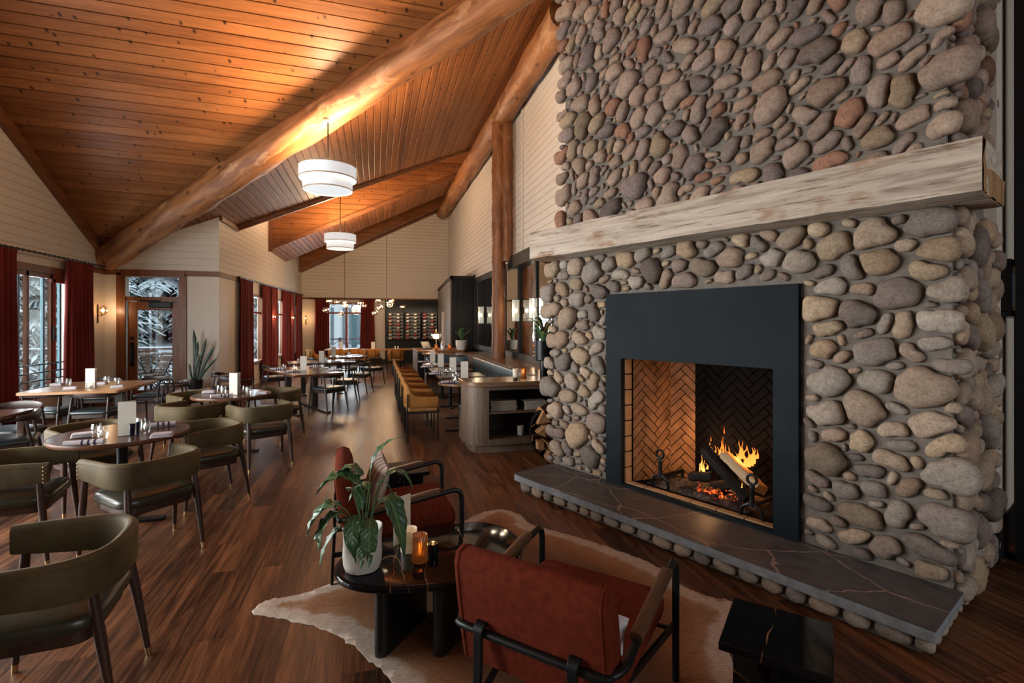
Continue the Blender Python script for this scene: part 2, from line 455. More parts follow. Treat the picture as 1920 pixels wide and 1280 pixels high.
# ------------------------------------------------------------------ shared materials
M_PINE_X = planked('ceiling_pine_x', (.125, .043, .014), (.29, .115, .038), 0, (0, 1, 0), .1492, tint=.22, spec=.2)
M_PINE_Y = planked('ceiling_pine_y', (.115, .041, .014), (.28, .11, .037), 1, (1, 0, 0), .128, tint=.22, spec=.12, rough=.5)
def log_mat(name, axis, d, l, pale):
    N = NT(name); sc = [5]*3; sc[axis] = .55; v = N.co('Object', tuple(sc)); a = N.noise(v, 1.5, 7, .66, .7); pc = N.noise(N.co('Object', tuple(2.2 if k != axis else .8 for k in range(3))), 1.6, 5, .62, .8)
    c = N.ramp(a, [(.34, d), (.66, l)]); p = N.ramp(pc, [(.56, (0, 0, 0)), (.64, (1, 1, 1))])
    c1 = N.mix(N.math('MULTIPLY', (p, 0), .55), (c, 0), pale)
    kv = [3.0]*3; kv[axis] = 1.8; vo = N.n('ShaderNodeTexVoronoi', i={'Vector': N.co('Object', tuple(kv)), 'Scale': 1.0, 'Randomness': 1.0}); k = N.ramp((vo, 0), [(.05, (1, 1, 1)), (.14, (0, 0, 0))])
    N.bsdf(N.mix(N.math('MULTIPLY', (k, 0), .9), c1, (.025, .010, .005)), .5, 0, .4, N.bump(N.math('ADD', a, pc), .5, .02)); return N.m
M_LOG = log_mat('peeled_log', 1, (.12, .042, .014), (.33, .14, .05), (.46, .27, .14))
M_POST = log_mat('peeled_post', 2, (.085, .028, .010), (.24, .09, .03), (.30, .14, .06))
M_WHITE = simple('warm_white_paint', (.56, .50, .42), .6, var=.03)
M_SHIP = simple('shiplap_paint', (.56, .51, .44), .55, var=.03)
M_TRIM = wood('fir_trim', (.085, .030, .011), (.20, .075, .026), 1, 1, .4)
M_TRIMZ = wood('fir_trim_upright', (.085, .030, .011), (.20, .075, .026), 2, 1, .4)
M_TRIMX = wood('fir_trim_cross', (.085, .030, .011), (.20, .075, .026), 0, 1, .4)
M_REDW = simple('red_window_frame', (.20, .035, .022), .4)
M_TEAL = simple('teal_cladding', (.05, .13, .15), .5)
M_FLOOR = floor_mat()
M_BLACK = simple('black_metal', (.012, .013, .014), .38, .6)
M_BLACKP = simple('black_panel_paint', (.006, .0075, .008), .5, spec=.3)
M_BLACKW = wood('black_stained_wood', (.008, .006, .005), (.03, .02, .015), 2, 1, .38)
M_GLASS = glass_mat('window_glass', (.96, .98, 1), .03, 0, .15)
M_STONE = stone_mat()
M_MORTAR = simple('grey_mortar', (.165, .145, .125), .95, var=.2, nscale=14, bump=.5, bscale=50, spec=.1)
M_SNOW = simple('snow', (.70, .76, .80), .9, var=.06, nscale=.6, spec=.1)

# ------------------------------------------------------------------ setting: floor, ceiling, walls
XL, YD, XW = -5.42, 12.3, -3.3            # near left wall, door wall, far left wall at its near end
XW2, YB, XR = -2.85, 21.5, 2.95           # far left wall at its far end, end wall, right wall
ZT = 2.76                                 # top of the picture rail
S('floor', MB().box(XL-.1, 7.1, -4, 21.6, -.12, 0), M_FLOOR)

# roof planes.  B slopes from the left eave up to the ridge log, A rises towards the camera, the valley log lies where they meet
def eaveX(Y): return XW+(XW2-XW)*(Y-12.1)/(YB-12.1)
def eaveZ(Y): return 3.96-(Y-12.1)*.033
RX, RZ = 2.78, 6.5
V0 = Vector((XL, YD, 3.10)); V1 = Vector((RX, 5.80, RZ))
zA = lambda X, Y: 3.10+.552*(YD-Y)-.030*(X-XL)
vd = (V1-V0); vn = Vector((vd.y, -vd.x, 0)).normalized()      # points to the near left (side of plane A)
if vn.dot(Vector((-5, 3, 0))-V0) < 0: vn = -vn
NB = Vector((.376, 0, -.926)); NA = Vector((0, -.49, -.87))
sl = (RZ-3.96)/(RX-XW)
zx = lambda X: 3.96+(X-XW)*sl
dB = 13.5
# bay 1: extend down to the door wall on its left
m1 = grooved((XL, 5.2, zx(XL)), (RX, 5.2, RZ), (RX, dB, RZ), (XL, dB, zx(XL)), 64, -.022, .10, NB)
S('ceiling_slope_valley', m1, M_PINE_Y, clip=[(V0, vn), (Vector((eaveX(13.5), 13.5, 0)), Vector((-1, .0, 0)))] if False else [(V0, vn)])
m2 = grooved((XL-.05, YD+.4, zA(XL, YD+.4)), (XL-.05, 3.6, zA(XL, 3.6)), (7.1, 3.6, zA(7.1, 3.6)), (7.1, YD+.4, zA(7.1, YD+.4)), 61, -.024, .065, NA)
S('ceiling_slope_near', m2, M_PINE_X, clip=[(V0-vn*0.0, -vn)])
S('ceiling_ridge_near', MB().add([(XL-.1, 3.6, zA(XL, 3.6)+.02), (7.1, 3.6, zA(7.1, 3.6)+.02), (7.1, -4, 7.4), (XL-.1, -4, 7.6)], [(0, 1, 2, 3)]), M_PINE_X)
Y2a, Y2b, Y3 = 16.5, 18.7, 21.0
m3 = grooved((eaveX(Y2a), Y2a, eaveZ(Y2a)), (RX, Y2a-.3, RZ), (RX, Y2b-.3, RZ), (eaveX(Y2b), Y2b, eaveZ(Y2b)), 46, -.022, .10, NB)
S('ceiling_slope_far', m3, M_PINE_Y)
m4 = MB().add([(eaveX(Y3), Y3, eaveZ(Y3)), (RX, Y3, RZ-.05), (RX, YB, RZ-.05), (eaveX(YB), YB, eaveZ(YB))], [(0, 1, 2, 3)])
S('ceiling_slope_end', m4, M_PINE_Y)
def cheek(name, Y, yr):
    a = Vector((eaveX(Y)-.02, Y, eaveZ(Y))); r = Vector((RX, yr, RZ)); n = 18; m = MB(); H = RZ+.35-a.z
    m = grooved((a.x, a.y, a.z), (a.x, a.y, a.z+H), (r.x, r.y, a.z+H), (r.x, r.y, a.z), n, -.02, .07, (0, -1, 0))
    d = (r-a); nn = Vector((0, 0, 0)); up = Vector((0, 1, 0)).cross(d).normalized()
    if up.z < 0: up = -up
    o = S(name, m, M_PINE_X, clip=[(a, -up)])
    return a, r
a1, r1 = cheek('ceiling_cheek_near', Y2a, Y2a-.3)
a2, r2 = cheek('ceiling_cheek_far', Y3, Y3-.2)
S('trim_1', MB().box(a1.x, a1.x+.13, a1.y-.04, a1.y-.005, a1.z-.02, RZ+.3), M_TRIMZ)
S('trim_2', MB().box(a2.x, a2.x+.10, a2.y-.04, a2.y-.005, a2.z-.02, RZ+.3), M_TRIMZ)
t = MB(); t.bar((a1.x, a1.y-.03, a1.z+.05), (r1.x, r1.y-.03, r1.z+.03), .03, .12); S('trim_3', t, M_TRIMX)
t = MB(); t.bar((a2.x, a2.y-.03, a2.z+.04), (r2.x, r2.y-.03, r2.z+.02), .03, .10); S('trim_4', t, M_TRIMX)
S('ceiling_dormers', MB().box(-3.6, 2.9, 13.2, 21.6, RZ+.30, RZ+.36), M_PINE_X)
S('light_leak_cover', MB().box(-7.0, 7.3, -4.2, 12.6, 9.0, 9.1).box(-3.7, 7.3, 12.6, 21.9, 7.2, 7.3), M_BLACKP)  # unseen flat slabs added to keep sky light from leaking in
t = MB(); t.bar((XL+.05, YD-.1, 3.06), (XL+.05, 3.6, 7.80), .09, .16); S('trim_5', t, M_TRIM)
t = MB(); t.bar((eaveX(12.3)+.03, 12.3, 3.94), (eaveX(13.5)+.03, 13.5, 3.91), .05, .10); S('trim_6', t, M_TRIM)
t = MB(); t.bar((eaveX(13.5)+.0, 13.52, 3.93), (RX, 13.52, 6.51), .04, .12); S('trim_7', t, M_TRIMX)

# walls
S('wall_left', holed('x', XL-.18, XL, -4, YD+.1, 0, ZT, [(2.0, 7.6, .45, 2.5), (9.25, 11.1, .40, 2.5)]), M_WHITE)
S('wall_left_upper', grooved((XL, -4, ZT), (XL, -4, 9.0), (XL, YD+.1, 9.0), (XL, YD+.1, ZT), 46, -.012, .045, (1, 0, 0)), M_SHIP)
S('wall_left_outside', MB().box(XL-.18, XL-.02, -4, YD+.1, ZT, 9.05), M_SHIP)
S('wall_door', holed('y', YD, YD+.16, XL-.1, XW, 0, ZT, [(-5.06, -4.03, -.01, 2.66)]), M_WHITE)
S('wall_door_upper', grooved((XL, YD, ZT), (XL, YD, 4.2), (XW, YD, 4.2), (XW, YD, ZT), 10, -.012, .045, (0, -1, 0)), M_SHIP)
S('wall_door_outside', MB().box(XL-.1, XW, YD+.02, YD+.16, ZT, 9.05), M_SHIP)
S('trim_8', MB().box(XL, -5.12, YD-.03, YD, 2.66, 2.77).box(-3.97, XW+.03, YD-.03, YD, 2.66, 2.77), M_TRIMX)
# far left wall runs slightly askew: local frame along it
wl = sroot('wall_window_side'); ang = math.atan2(XW2-XW, YB-12.3); WLL = math.hypot(XW2-XW, YB-12.3)
wl.location = (XW, 12.3, 0); wl.rotation_euler = (0, 0, -ang)
def wl_at(px):      # distance along the far left wall seen at a pixel column
    t = (px-960)/F_PX; rx, ry = to_room(t, 1.0); dx, dy = math.sin(ang), math.cos(ang)
    return (XW*ry-rx*12.3)/(rx*dy-ry*dx)
WIN = [(wl_at(a), wl_at(b)) for a, b in ((468, 496), (514, 535), (545, 561))]
WIN = [(a, b) for a, b in WIN]
S('wall_lower', holed('x', -.2, 0, 0, WLL+.2, 0, ZT, [(a, b, .62, 2.42) for a, b in WIN]), M_WHITE, wl)
S('wall_upper', grooved((0, 0, ZT), (0, 0, 7.3), (0, WLL+.2, 7.3), (0, WLL+.2, ZT), 34, -.012, .06, (1, 0, 0)), M_SHIP, wl)
S('wall_outside', MB().box(-.2, -.02, 0, WLL+.2, ZT, 7.3), M_SHIP, wl)
S('rail_trim', MB().box(0, .03, 0, wl_at(449), 2.66, 2.77), M_TRIM, wl)
S('wall_back', holed('y', YB, YB+.16, -3.2, XR+.2, 0, ZT, [(-1.85, -.50, .62, 2.48)]), M_WHITE)
S('wall_back_upper', grooved((-3.2, YB, ZT-.02), (-3.2, YB, 7.3), (XR+.2, YB, 7.3), (XR+.2, YB, ZT-.02), 33, -.014, .10, (0, -1, 0)), M_SHIP)
S('wall_back_outside', MB().box(-3.2, XR+.2, YB+.02, YB+.16, ZT, 7.3), M_SHIP)
S('trim_9', MB().box(-2.86, XR-.3, YB-.03, YB, 2.60, 2.68), M_TRIMX)
S('wall_right', MB().box(XR, XR+.2, 4.2, YB+.1, 0, 3.0), M_BLACKP)
S('wall_right_upper', grooved((XR, 4.2, 3.0), (XR, 4.2, 9.0), (XR, YB+.1, 9.0), (XR, YB+.1, 3.0), 43, -.014, .07, (-1, 0, 0)), M_SHIP)
S('wall_right_outside', MB().box(XR+.02, XR+.2, 4.2, YB+.1, 3.0, 9.05), M_SHIP)
S('wall_rear', MB().box(XL-.1, 7.2, -4.15, -4, 0, 9.05), M_WHITE)
S('wall_east', MB().box(7.05, 7.2, -4, 4.4, 0, 9.05), M_BLACKP)
S('wall_east_return', MB().box(XR, 7.2, 4.2, 4.35, 0, 9.05), M_BLACKP)
S('trim_19', MB().box(XL, XL+.03, 11.0, YD, 2.66, 2.77), M_TRIM)
S('baseboard_left', MB().box(XL, XL+.02, -4, YD, 0, .16), M_TRIM)
S('baseboard_door', MB().box(-3.96, XW, YD-.02, YD, 0, .18), M_WHITE)
S('baseboard_window_side', MB().box(0, .02, 0, WLL, 0, .3), M_WHITE, wl)
S('baseboard_back', MB().box(-2.86, .36, YB-.03, YB, 0, .18), M_BLACKP)

# near left window with its frame, and the long one beyond the frame
w = sroot('window_1')
def wbars(m, x0, x1, ys, zs, wd=.07):
    return m
f = MB(); ya, yb, za, zb = 9.25, 11.1, .40, 2.5
for y in (ya, atX(52, XL)-.03, atX(97, XL)-.03, yb-.05): f.box(XL-.05, XL-.0, y, y+.06, za, zb)
f.box(XL-.06, XL+.0, ya, yb, za, za+.08).box(XL-.06, XL, ya, yb, zb-.08, zb)
f.box(XL-.02, XL+.03, ya-.1, yb+.1, zb, zb+.12)
S('window_frame', f, M_TRIMZ, w); S('window_glass', MB().box(XL-.05, XL-.045, ya, yb, za, zb), M_GLASS, w)
y = atX(99, XL); S('casement_sash', MB().box(XL-.03, XL+.01, y-.01, y+.07, za, zb).box(XL-.03, XL+.01, y-.06, yb, zb-.14, zb-.08), M_REDW, w)
tq = MB()
for px in (42, 89, 120): y = atX(px, XL); tq.box(XL-.10, XL-.06, y-.01, y+.05, za, zb)
S('outer_cladding', tq, M_TEAL, w)
S('sash_lock', MB().box(XL+.0, XL+.03, y-.35, y-.31, 1.35, 1.6), M_BLACK, w)
w = sroot('window_2'); f = MB()
for y in (2.0, 3.35, 4.7, 6.05, 7.5): f.box(XL-.13, XL-.02, y, y+.10, .45, 2.5)
f.box(XL-.13, XL-.02, 2.0, 7.6, .45, .53).box(XL-.13, XL-.02, 2.0, 7.6, 2.42, 2.5)
S('window_frame', f, M_TRIMZ, w); S('window_glass', MB().box(XL-.09, XL-.08, 2.0, 7.6, .45, 2.5), M_GLASS, w)
for i, (a, b) in enumerate(WIN):
    w = sroot('window_%d' % (i+3)); w.parent = wl; del w['kind']
    w['kind'] = 'structure'
    f = MB().box(-.17, .03, a-.04, a+.05, .62, 2.42).box(-.17, .03, b-.05, b+.04, .62, 2.42)
    f.box(-.17, .03, a, b, 2.36, 2.44).box(-.19, .06, a-.06, b+.06, .56, .63)
    S('window_frame', f, M_TRIMZ, w)
    mid = a+(b-a)*.45
    S('muntin', MB().box(-.13, -.08, mid-.03, mid+.03, .62, 2.4).box(-.13, -.08, a, b, 1.92, 1.97), M_REDW, w)
    S('window_glass', MB().box(-.11, -.10, a, b, .62, 2.42), M_GLASS, w)
w = sroot('window_6'); x0, x1 = -1.85, -.50
f = MB().box(x0-.03, x0+.06, YB-.02, YB+.12, .62, 2.48).box(x1-.06, x1+.03, YB-.02, YB+.12, .62, 2.48).box(x0, x1, YB-.02, YB+.12, 2.40, 2.48).box(x0, x1, YB-.05, YB+.12, .58, .66)
S('window_frame', f, M_TRIMZ, w)
xm = atY(650, YB); S('mullion', MB().box(xm-.05, xm+.05, YB+.0, YB+.08, .62, 2.45).box(x0, x1, YB+.02, YB+.07, 2.03, 2.10), M_REDW, w)
S('window_glass', MB().box(x0, x1, YB+.09, YB+.10, .62, 2.48), M_GLASS, w)

# glazed door with its transom
w = sroot('door_1')
f = MB().box(-5.20, -5.04, YD-.03, YD+.14, 0, 2.70).box(-4.06, -3.92, YD-.03, YD+.14, 0, 2.70).box(-5.121, -3.949, YD-.036, YD+.14, 2.63, 2.775).box(-5.04, -4.06, YD-.01, YD+.12, 2.12, 2.21)
S('door_frame', f, M_TRIMZ, w)
S('transom_glass', MB().box(-5.0, -4.06, YD+.05, YD+.06, 2.2, 2.63), M_GLASS, w)
d = MB().box(-5.02, -4.84, YD+.02, YD+.07, .02, 2.11).box(-4.20, -4.06, YD+.02, YD+.07, .02, 2.11).box(-4.84, -4.20, YD+.02, YD+.07, 1.93, 2.11).box(-4.84, -4.20, YD+.02, YD+.07, .02, .24)
S('door_leaf', d, M_TRIMZ, w, bevel=.006)
S('door_glass', MB().box(-4.84, -4.20, YD+.04, YD+.05, .24, 1.93), M_GLASS, w)
S('door_closer', MB().box(-4.62, -4.20, YD-.04, YD+.02, 1.98, 2.10).box(-4.8, -4.4, YD-.02, YD, 2.11, 2.14), M_BLACK, w, bevel=.01)
S('door_handle', MB().box(-4.965, -4.90, YD-.0, YD+.02, .75, 1.25).tube([(-4.93, YD+.01, .82), (-4.93, YD-.05, .86), (-4.93, YD-.05, 1.14), (-4.93, YD+.01, 1.18)], .012).lathe([(.03, 0), (.03, .02)], (0, 0, 0), 12, Matrix.Translation((-4.93, YD+.02, 1.34)) @ Matrix.Rotation(PI/2, 4, 'X')), M_BLACK, w)
# guard rail bars in front of the near left window
r = T('guard_rail', 'black four-bar metal guard rail across the near left window', 'railing', (XL+.08, 10.1, 0))
b = MB()
for z in (.97, .84, .71, .58): b.tube([(0, -1.1, z), (0, .95, z)], .011)
b.build('rail_bars', M_BLACK, r)
for y in (-1.1, .92): MB().box(-.02, .02, y, y+.03, 0, 1.0).build('rail_post', M_BLACK, r)
# wall plates beside the snake plant
S('trim_10', MB().box(0.002, .012, .75, .83, .36, .48).box(0.002, .012, 1.2, 1.28, .36, .48), M_WHITE, wl)

# ------------------------------------------------------------------ logs
def rough_log(path, r0, r1, seed, n=24, k=70):
    m = MB(); P = [Vector(path[0]).lerp(Vector(path[1]), i/k) for i in range(k+1)]; d = (P[-1]-P[0]).normalized()
    u = d.cross(Vector((0, 0, 1)))
    if u.length < .1: u = Vector((1, 0, 0))
    u.normalize(); w = u.cross(d); rings = []
    for i, p in enumerate(P):
        r = r0+(r1-r0)*i/k; ring = []
        for j in range(n):
            a = 2*PI*j/n; q = Vector((math.cos(a)*1.3, math.sin(a)*1.3, i*.22+seed*9)); rr = r*(1+.16*mnoise.noise(q)+.08*mnoise.noise(q*2.7)+.03*mnoise.noise(q*6))
            ring.append(p+(u*math.cos(a)+w*math.sin(a))*rr)
        rings.append(ring)
    m.loft(rings); return m
vo_ = Vector((0, 0, -.10))
def log_local(name, label, p, q, r0, r1, seed, mat, cat='log beam'):
    p, q = Vector(p), Vector(q); L = (q-p).length
    m = rough_log([(0, 0, 0), (0, L, 0)], r0, r1, seed)
    o = m.build(name, mat, angle=60)
    o.location = p; o.rotation_euler = (q-p).to_track_quat('Y', 'Z').to_euler()
    return tag(o, label, cat)
vdir = vd.normalized()
log_local('valley_log', 'massive peeled log running diagonally up under the fold of the plank ceiling', (-5.38, 12.27, 2.99), (2.62, 5.31, 6.21), .265, .235, 1, M_LOG)
log_local('ridge_log', 'round peeled log running along the top of the white right wall', (2.68, 7.0, 6.22), (2.68, 21.2, 6.22), .24, .24, 2, M_LOG)
PX_, PY_ = G(935, 670, .90).xy
post = rough_log([(0, 0, 0), (0, 0, 5.15)], .15, .145, 3)
o = post.build('log_post', M_POST, angle=60); o.location = (PX_, PY_, .90); tag(o, 'tall peeled log post standing on the oak ledge and carrying the ridge log', 'log post')
post = rough_log([(0, 0, 0), (0, 0, 3.07)], .12, .12, 5)
o = post.build('log_post', M_POST, angle=60); o.location = (PX_+.17, PY_-.12, 3.0); tag(o, 'shorter peeled log post above the black header, right beside the tall post', 'log post')
# ------------------------------------------------------------------ fireplace (local frame: x along the front towards the camera, y inward, z up)
FP0 = Vector((2.13, 4.40, 0)); FA = math.atan2(-.919, .394)
fp = T('stone_fireplace', 'large river stone fireplace with black steel surround and burning fire', 'fireplace', FP0, FA)
FM = Matrix.Translation(FP0) @ Matrix.Rotation(FA, 4, 'Z'); FMI = FM.inverted()
def FU(px, y=0.0):
    """u on the plane at inward depth y seen at pixel column px, and its camera distance"""
    t = (px-960)/F_PX; o = FMI @ Vector((0, 0, 0)); rx, ry = to_room(t, 1.0); d = FMI.to_3x3() @ Vector((rx, ry, 0))
    k = (y-o.y)/d.y; return o.x+d.x*k, k
def FZ(px, py, y=0.0):
    u, k = FU(px, y); return Vector((u, y, EYE+(HORIZON-py)*k/F_PX))

PAL_LOW = [(.42, .33, .245), (.48, .375, .26), (.38, .325, .275), (.31, .27, .24), (.45, .355, .275), (.235, .195, .175), (.36, .265, .20), (.43, .385, .335), (.28, .22, .185), (.44, .325, .215)]
PAL_UP = [(.36, .26, .20), (.40, .30, .235), (.33, .26, .225), (.29, .235, .21), (.38, .285, .23), (.43, .335, .26), (.34, .185, .125), (.235, .19, .18), (.39, .30, .205), (.37, .28, .225), (.35, .27, .22)]
ICO = {}
def ico(sub):
    if sub not in ICO:
        bm = bmesh.new(); bmesh.ops.create_icosphere(bm, subdivisions=sub, radius=1)
        ICO[sub] = (np.array([v.co[:] for v in bm.verts]), [tuple(v.index for v in f.verts) for f in bm.faces]); bm.free()
    return ICO[sub]
def pack(W, H, ok, rg, sizes, tilt, gap, res=.01, keep=None):
    nx, ny = int(W/res), int(H/res); occ = np.zeros((ny, nx), bool)
    yy, xx = np.mgrid[0:ny, 0:nx]; cx = (xx+.5)*res; cy = (yy+.5)*res
    occ |= ~ok(cx, cy); out = []
    for a0, a1, asp0, asp1, tries in sizes:
        free = np.argwhere(~occ)
        for _ in range(tries):
            if len(free) == 0: break
            j = free[rg.randrange(len(free))]; x, y = (j[1]+rg.random())*res, (j[0]+rg.random())*res
            if occ[j[0], j[1]]: continue
            a = rg.uniform(a0, a1); b = a*rg.uniform(asp0, asp1); th = tilt(x, y, rg)
            R = a+gap; i0, i1 = max(0, int((x-R)/res)), min(nx, int((x+R)/res)+2); k0, k1 = max(0, int((y-R)/res)), min(ny, int((y+R)/res)+2)
            dx = cx[k0:k1, i0:i1]-x; dy = cy[k0:k1, i0:i1]-y; c, s_ = math.cos(th), math.sin(th)
            e = ((np.abs(dx*c+dy*s_)/(a+gap))**2.3+(np.abs(-dx*s_+dy*c)/(b+gap))**2.3) <= 1
            if (occ[k0:k1, i0:i1] & e).any() or e.sum() < 4: continue
            e2 = ((np.abs(dx*c+dy*s_)/(a+gap*.3))**2.3+(np.abs(-dx*s_+dy*c)/(b+gap*.3))**2.3) <= 1
            occ[k0:k1, i0:i1] |= e2; out.append((x, y, a, b, th))
    return out
def grow(W, H, ok, items, gap, res=.01, lim=1.42):
    """let every seed ellipse grow until it meets its neighbours; returns its outline radius at 40 angles"""
    nx, ny = int(W/res)+1, int(H/res)+1; best = np.full((ny, nx), 1e9); lab = np.full((ny, nx), -1, int)
    yy, xx = np.mgrid[0:ny, 0:nx]; cx = (xx+.5)*res; cy = (yy+.5)*res; okm = ok(cx, cy)
    for n_, (x, y, a, b, th) in enumerate(items):
        R = a*lim+.02; i0, i1 = max(0, int((x-R)/res)), min(nx, int((x+R)/res)+2); k0, k1 = max(0, int((y-R)/res)), min(ny, int((y+R)/res)+2)
        dx = cx[k0:k1, i0:i1]-x; dy = cy[k0:k1, i0:i1]-y; c, s_ = math.cos(th), math.sin(th)
        e = (np.abs((dx*c+dy*s_)/a)**2.4+np.abs((-dx*s_+dy*c)/b)**2.4)**(1/2.4)
        f = e*(b**.35); w = (f < best[k0:k1, i0:i1]) & (e < lim) & okm[k0:k1, i0:i1]
        best[k0:k1, i0:i1][w] = f[w]; lab[k0:k1, i0:i1][w] = n_
    out = []; K = 40; ang_ = np.arange(K)*2*PI/K
    for n_, (x, y, a, b, th) in enumerate(items):
        r = np.full(K, .012); alive = np.ones(K, bool)
        for q in np.arange(.008, a*lim+.02, .004):
            ix = np.clip(((x+q*np.cos(ang_))/res).astype(int), 0, nx-1); iy = np.clip(((y+q*np.sin(ang_))/res).astype(int), 0, ny-1)
            alive &= lab[iy, ix] == n_; r[alive] = q
        for _ in range(3): r = (np.roll(r, 1)+r*2+np.roll(r, -1))/4
        out.append(np.maximum(r-gap/2, .010))
    return out
def stones(m, items, frame, pal, rg, push=.35, grown=None):
    """frame(x, y) -> (origin, ex, ey, en) of the face the stones sit on"""
    K = 40
    for n_, (x, y, a, b, th) in enumerate(items):
        V, F = ico(3 if a > .05 else 2)
        o, ex, ey, en = frame(x, y)
        rho = np.hypot(V[:, 0], V[:, 1]); az = np.arctan2(V[:, 1], V[:, 0])
        if grown is not None:
            g = grown[n_]; t = (az % (2*PI))*K/(2*PI); i = t.astype(int) % K; f = t-np.floor(t); rad = g[i]*(1-f)+g[(i+1) % K]*f
            b_ = float(np.sort(g)[:10].mean())
        else:
            rad = 1/((np.abs(np.cos(az-th))/a)**2.3+(np.abs(np.sin(az-th))/b)**2.3)**(1/2.3); b_ = b
        ph = rg.uniform(0, 20); rad = rad*(1+.03*np.sin(3*az+ph)+.02*np.sin(5*az-ph*2))
        pl_ = rho**.72; X = pl_*rad*np.cos(az); Y = pl_*rad*np.sin(az)
        dd = min(.08, .60*b_+.014); Z = np.sign(V[:, 2])*np.abs(V[:, 2])**.85*dd*(1+rg.uniform(-.2, .2)*np.cos(az+ph)*rho)
        sh = push*rg.uniform(.4, 1.2)*dd
        P = np.outer(X, ex)+np.outer(Y, ey)+np.outer(Z+sh, en)+np.array(o)
        col = rg.choice(pal); f = rg.uniform(.80, 1.15)
        if a > .10 and rg.random() < .3: f *= .62
        m.add(P.tolist(), F, None, (col[0]*f, col[1]*f, col[2]*f, 1))

UL, UR, UT = -.80, 2.50, 2.36
rg = random.Random(11)
def ok_low(x, y):
    u = x+UL; return ~((u > -.005) & (u < 1.72) & (y < 1.93)) & (u > UL+.0) & (u < UR+.02) & (y > .165) & (y < UT-.03)
tl = lambda x, y, r: r.gauss(.0, .45) if r.random() < .75 else r.uniform(-1.57, 1.57)
big = [(.105, .135, .6, .85, 26), (.085, .105, .48, .85, 240), (.065, .085, .48, .9, 1200), (.048, .065, .5, .9, 2600), (.034, .048, .5, .85, 3000), (.026, .034, .55, .9, 900)]
it = pack(UR-UL, UT, ok_low, rg, big, tl, .009); gr = grow(UR-UL, UT, ok_low, it, .019)
ml = MB(); stones(ml, it, lambda x, y: ((x+UL, 0, y), (1, 0, 0), (0, 0, 1), (0, -1, 0)), PAL_LOW, rg, grown=gr)
# right flank and left flank, lower
okf = lambda x, y: (x > .015) & (x < 1.18) & (y > .01) & (y < UT-.03)
it = pack(1.2, UT, okf, rg, big, tl, .006); gr = grow(1.2, UT, okf, it, .019); stones(ml, it, lambda x, y: ((UR, x, y), (0, 1, 0), (0, 0, 1), (1, 0, 0)), PAL_LOW, rg, .5, grown=gr)
okl = lambda x, y: (x > .015) & (x < .5) & (y > .01) & (y < UT-.03)
it = pack(.55, UT, okl, rg, big[1:], tl, .006); gr = grow(.55, UT, okl, it, .019); stones(ml, it, lambda x, y: ((UL+.03, x, y), (0, -1, 0), (0, 0, 1), (-1, 0, 0)), PAL_LOW, rg, .5, grown=gr)
ml.build('lower_stone_facing', M_STONE, fp, angle=180)
# chimney breast above the mantel
U2L, U2R, ZB, ZTOP = -.645, 2.47, 2.56, 7.6
ok_up = lambda x, y: (x > .0) & (x < U2R-U2L+.01) & (y > .03)
tu = lambda x, y, r: r.gauss(.65, .42) if r.random() < .72 else r.uniform(-1.57, 1.57)
upz = [(.10, .13, .55, .8, 40), (.08, .10, .45, .8, 420), (.06, .08, .42, .85, 1800), (.044, .06, .42, .85, 3000), (.03, .044, .45, .85, 2500), (.02, .028, .5, .85, 700)]
mu = MB(); it = pack(U2R-U2L, 2.9, ok_up, rg, upz, tu, .008); gr = grow(U2R-U2L, 2.9, ok_up, it, .019)
stones(mu, it, lambda x, y: ((x+U2L, .03, y+ZB), (1, 0, 0), (0, 0, 1), (0, -1, 0)), PAL_UP, rg, grown=gr)
okf = lambda x, y: (x > .015) & (x < 1.18)
it = pack(1.2, 2.9, okf, rg, upz, tl, .006); gr = grow(1.2, 2.9, okf, it, .019); stones(mu, it, lambda x, y: ((U2R, x+.03, y+ZB), (0, 1, 0), (0, 0, 1), (1, 0, 0)), PAL_UP, rg, .5, grown=gr)
it = pack(.55, 2.9, lambda x, y: (x > .04) & (x < .5), rg, upz[1:], tl, .006); gr = grow(.55, 2.9, lambda x, y: (x > .04) & (x < .5), it, .019); stones(mu, it, lambda x, y: ((U2L+.03, x+.03, y+ZB), (0, -1, 0), (0, 0, 1), (-1, 0, 0)), PAL_UP, rg, .5, grown=gr)
mu.build('chimney_stone_facing', M_STONE, fp, angle=180)
OX0, OX1, OZ0, OZ1 = .183, 1.542, .19, 1.33
c = MB().box(UL+.03, OX0-.012, 0, 1.18, 0, UT).box(OX1+.012, UR, 0, 1.18, 0, UT).box(OX0-.012, OX1+.012, 0, 1.18, OZ1+.012, UT).box(OX0-.012, OX1+.012, .75, 1.18, 0, OZ1+.012).box(OX0-.012, OX1+.012, 0, .75, 0, .16)
c.box(U2L+.03, U2R, .03, 1.18, UT, 8.4)
c.build('mortar_bed', M_MORTAR, fp)

# steel surround: left leg, right leg and wide head plate in one welded frame
SX0, SX1, SZ0, SZ1 = .005, 1.709, .168, 1.92
M_STEEL = NT('blued_steel'); v_ = M_STEEL.co(); n_ = M_STEEL.noise(v_, 2.6, 6, .6, .8)
M_STEEL.bsdf((M_STEEL.ramp(n_, [(.3, (.003, .0065, .0092)), (.72, (.0075, .0142, .020))]), 0), .62, 0, .12); M_STEEL = M_STEEL.m
c = MB().box(SX0, OX0, -.045, .0, SZ0, SZ1).box(OX1, SX1, -.045, .0, SZ0, SZ1).box(OX0, OX1, -.045, 0, OZ1, SZ1).box(OX0, OX1, -.045, 0.02, SZ0, OZ0)
c.build('steel_surround', M_STEEL, fp)

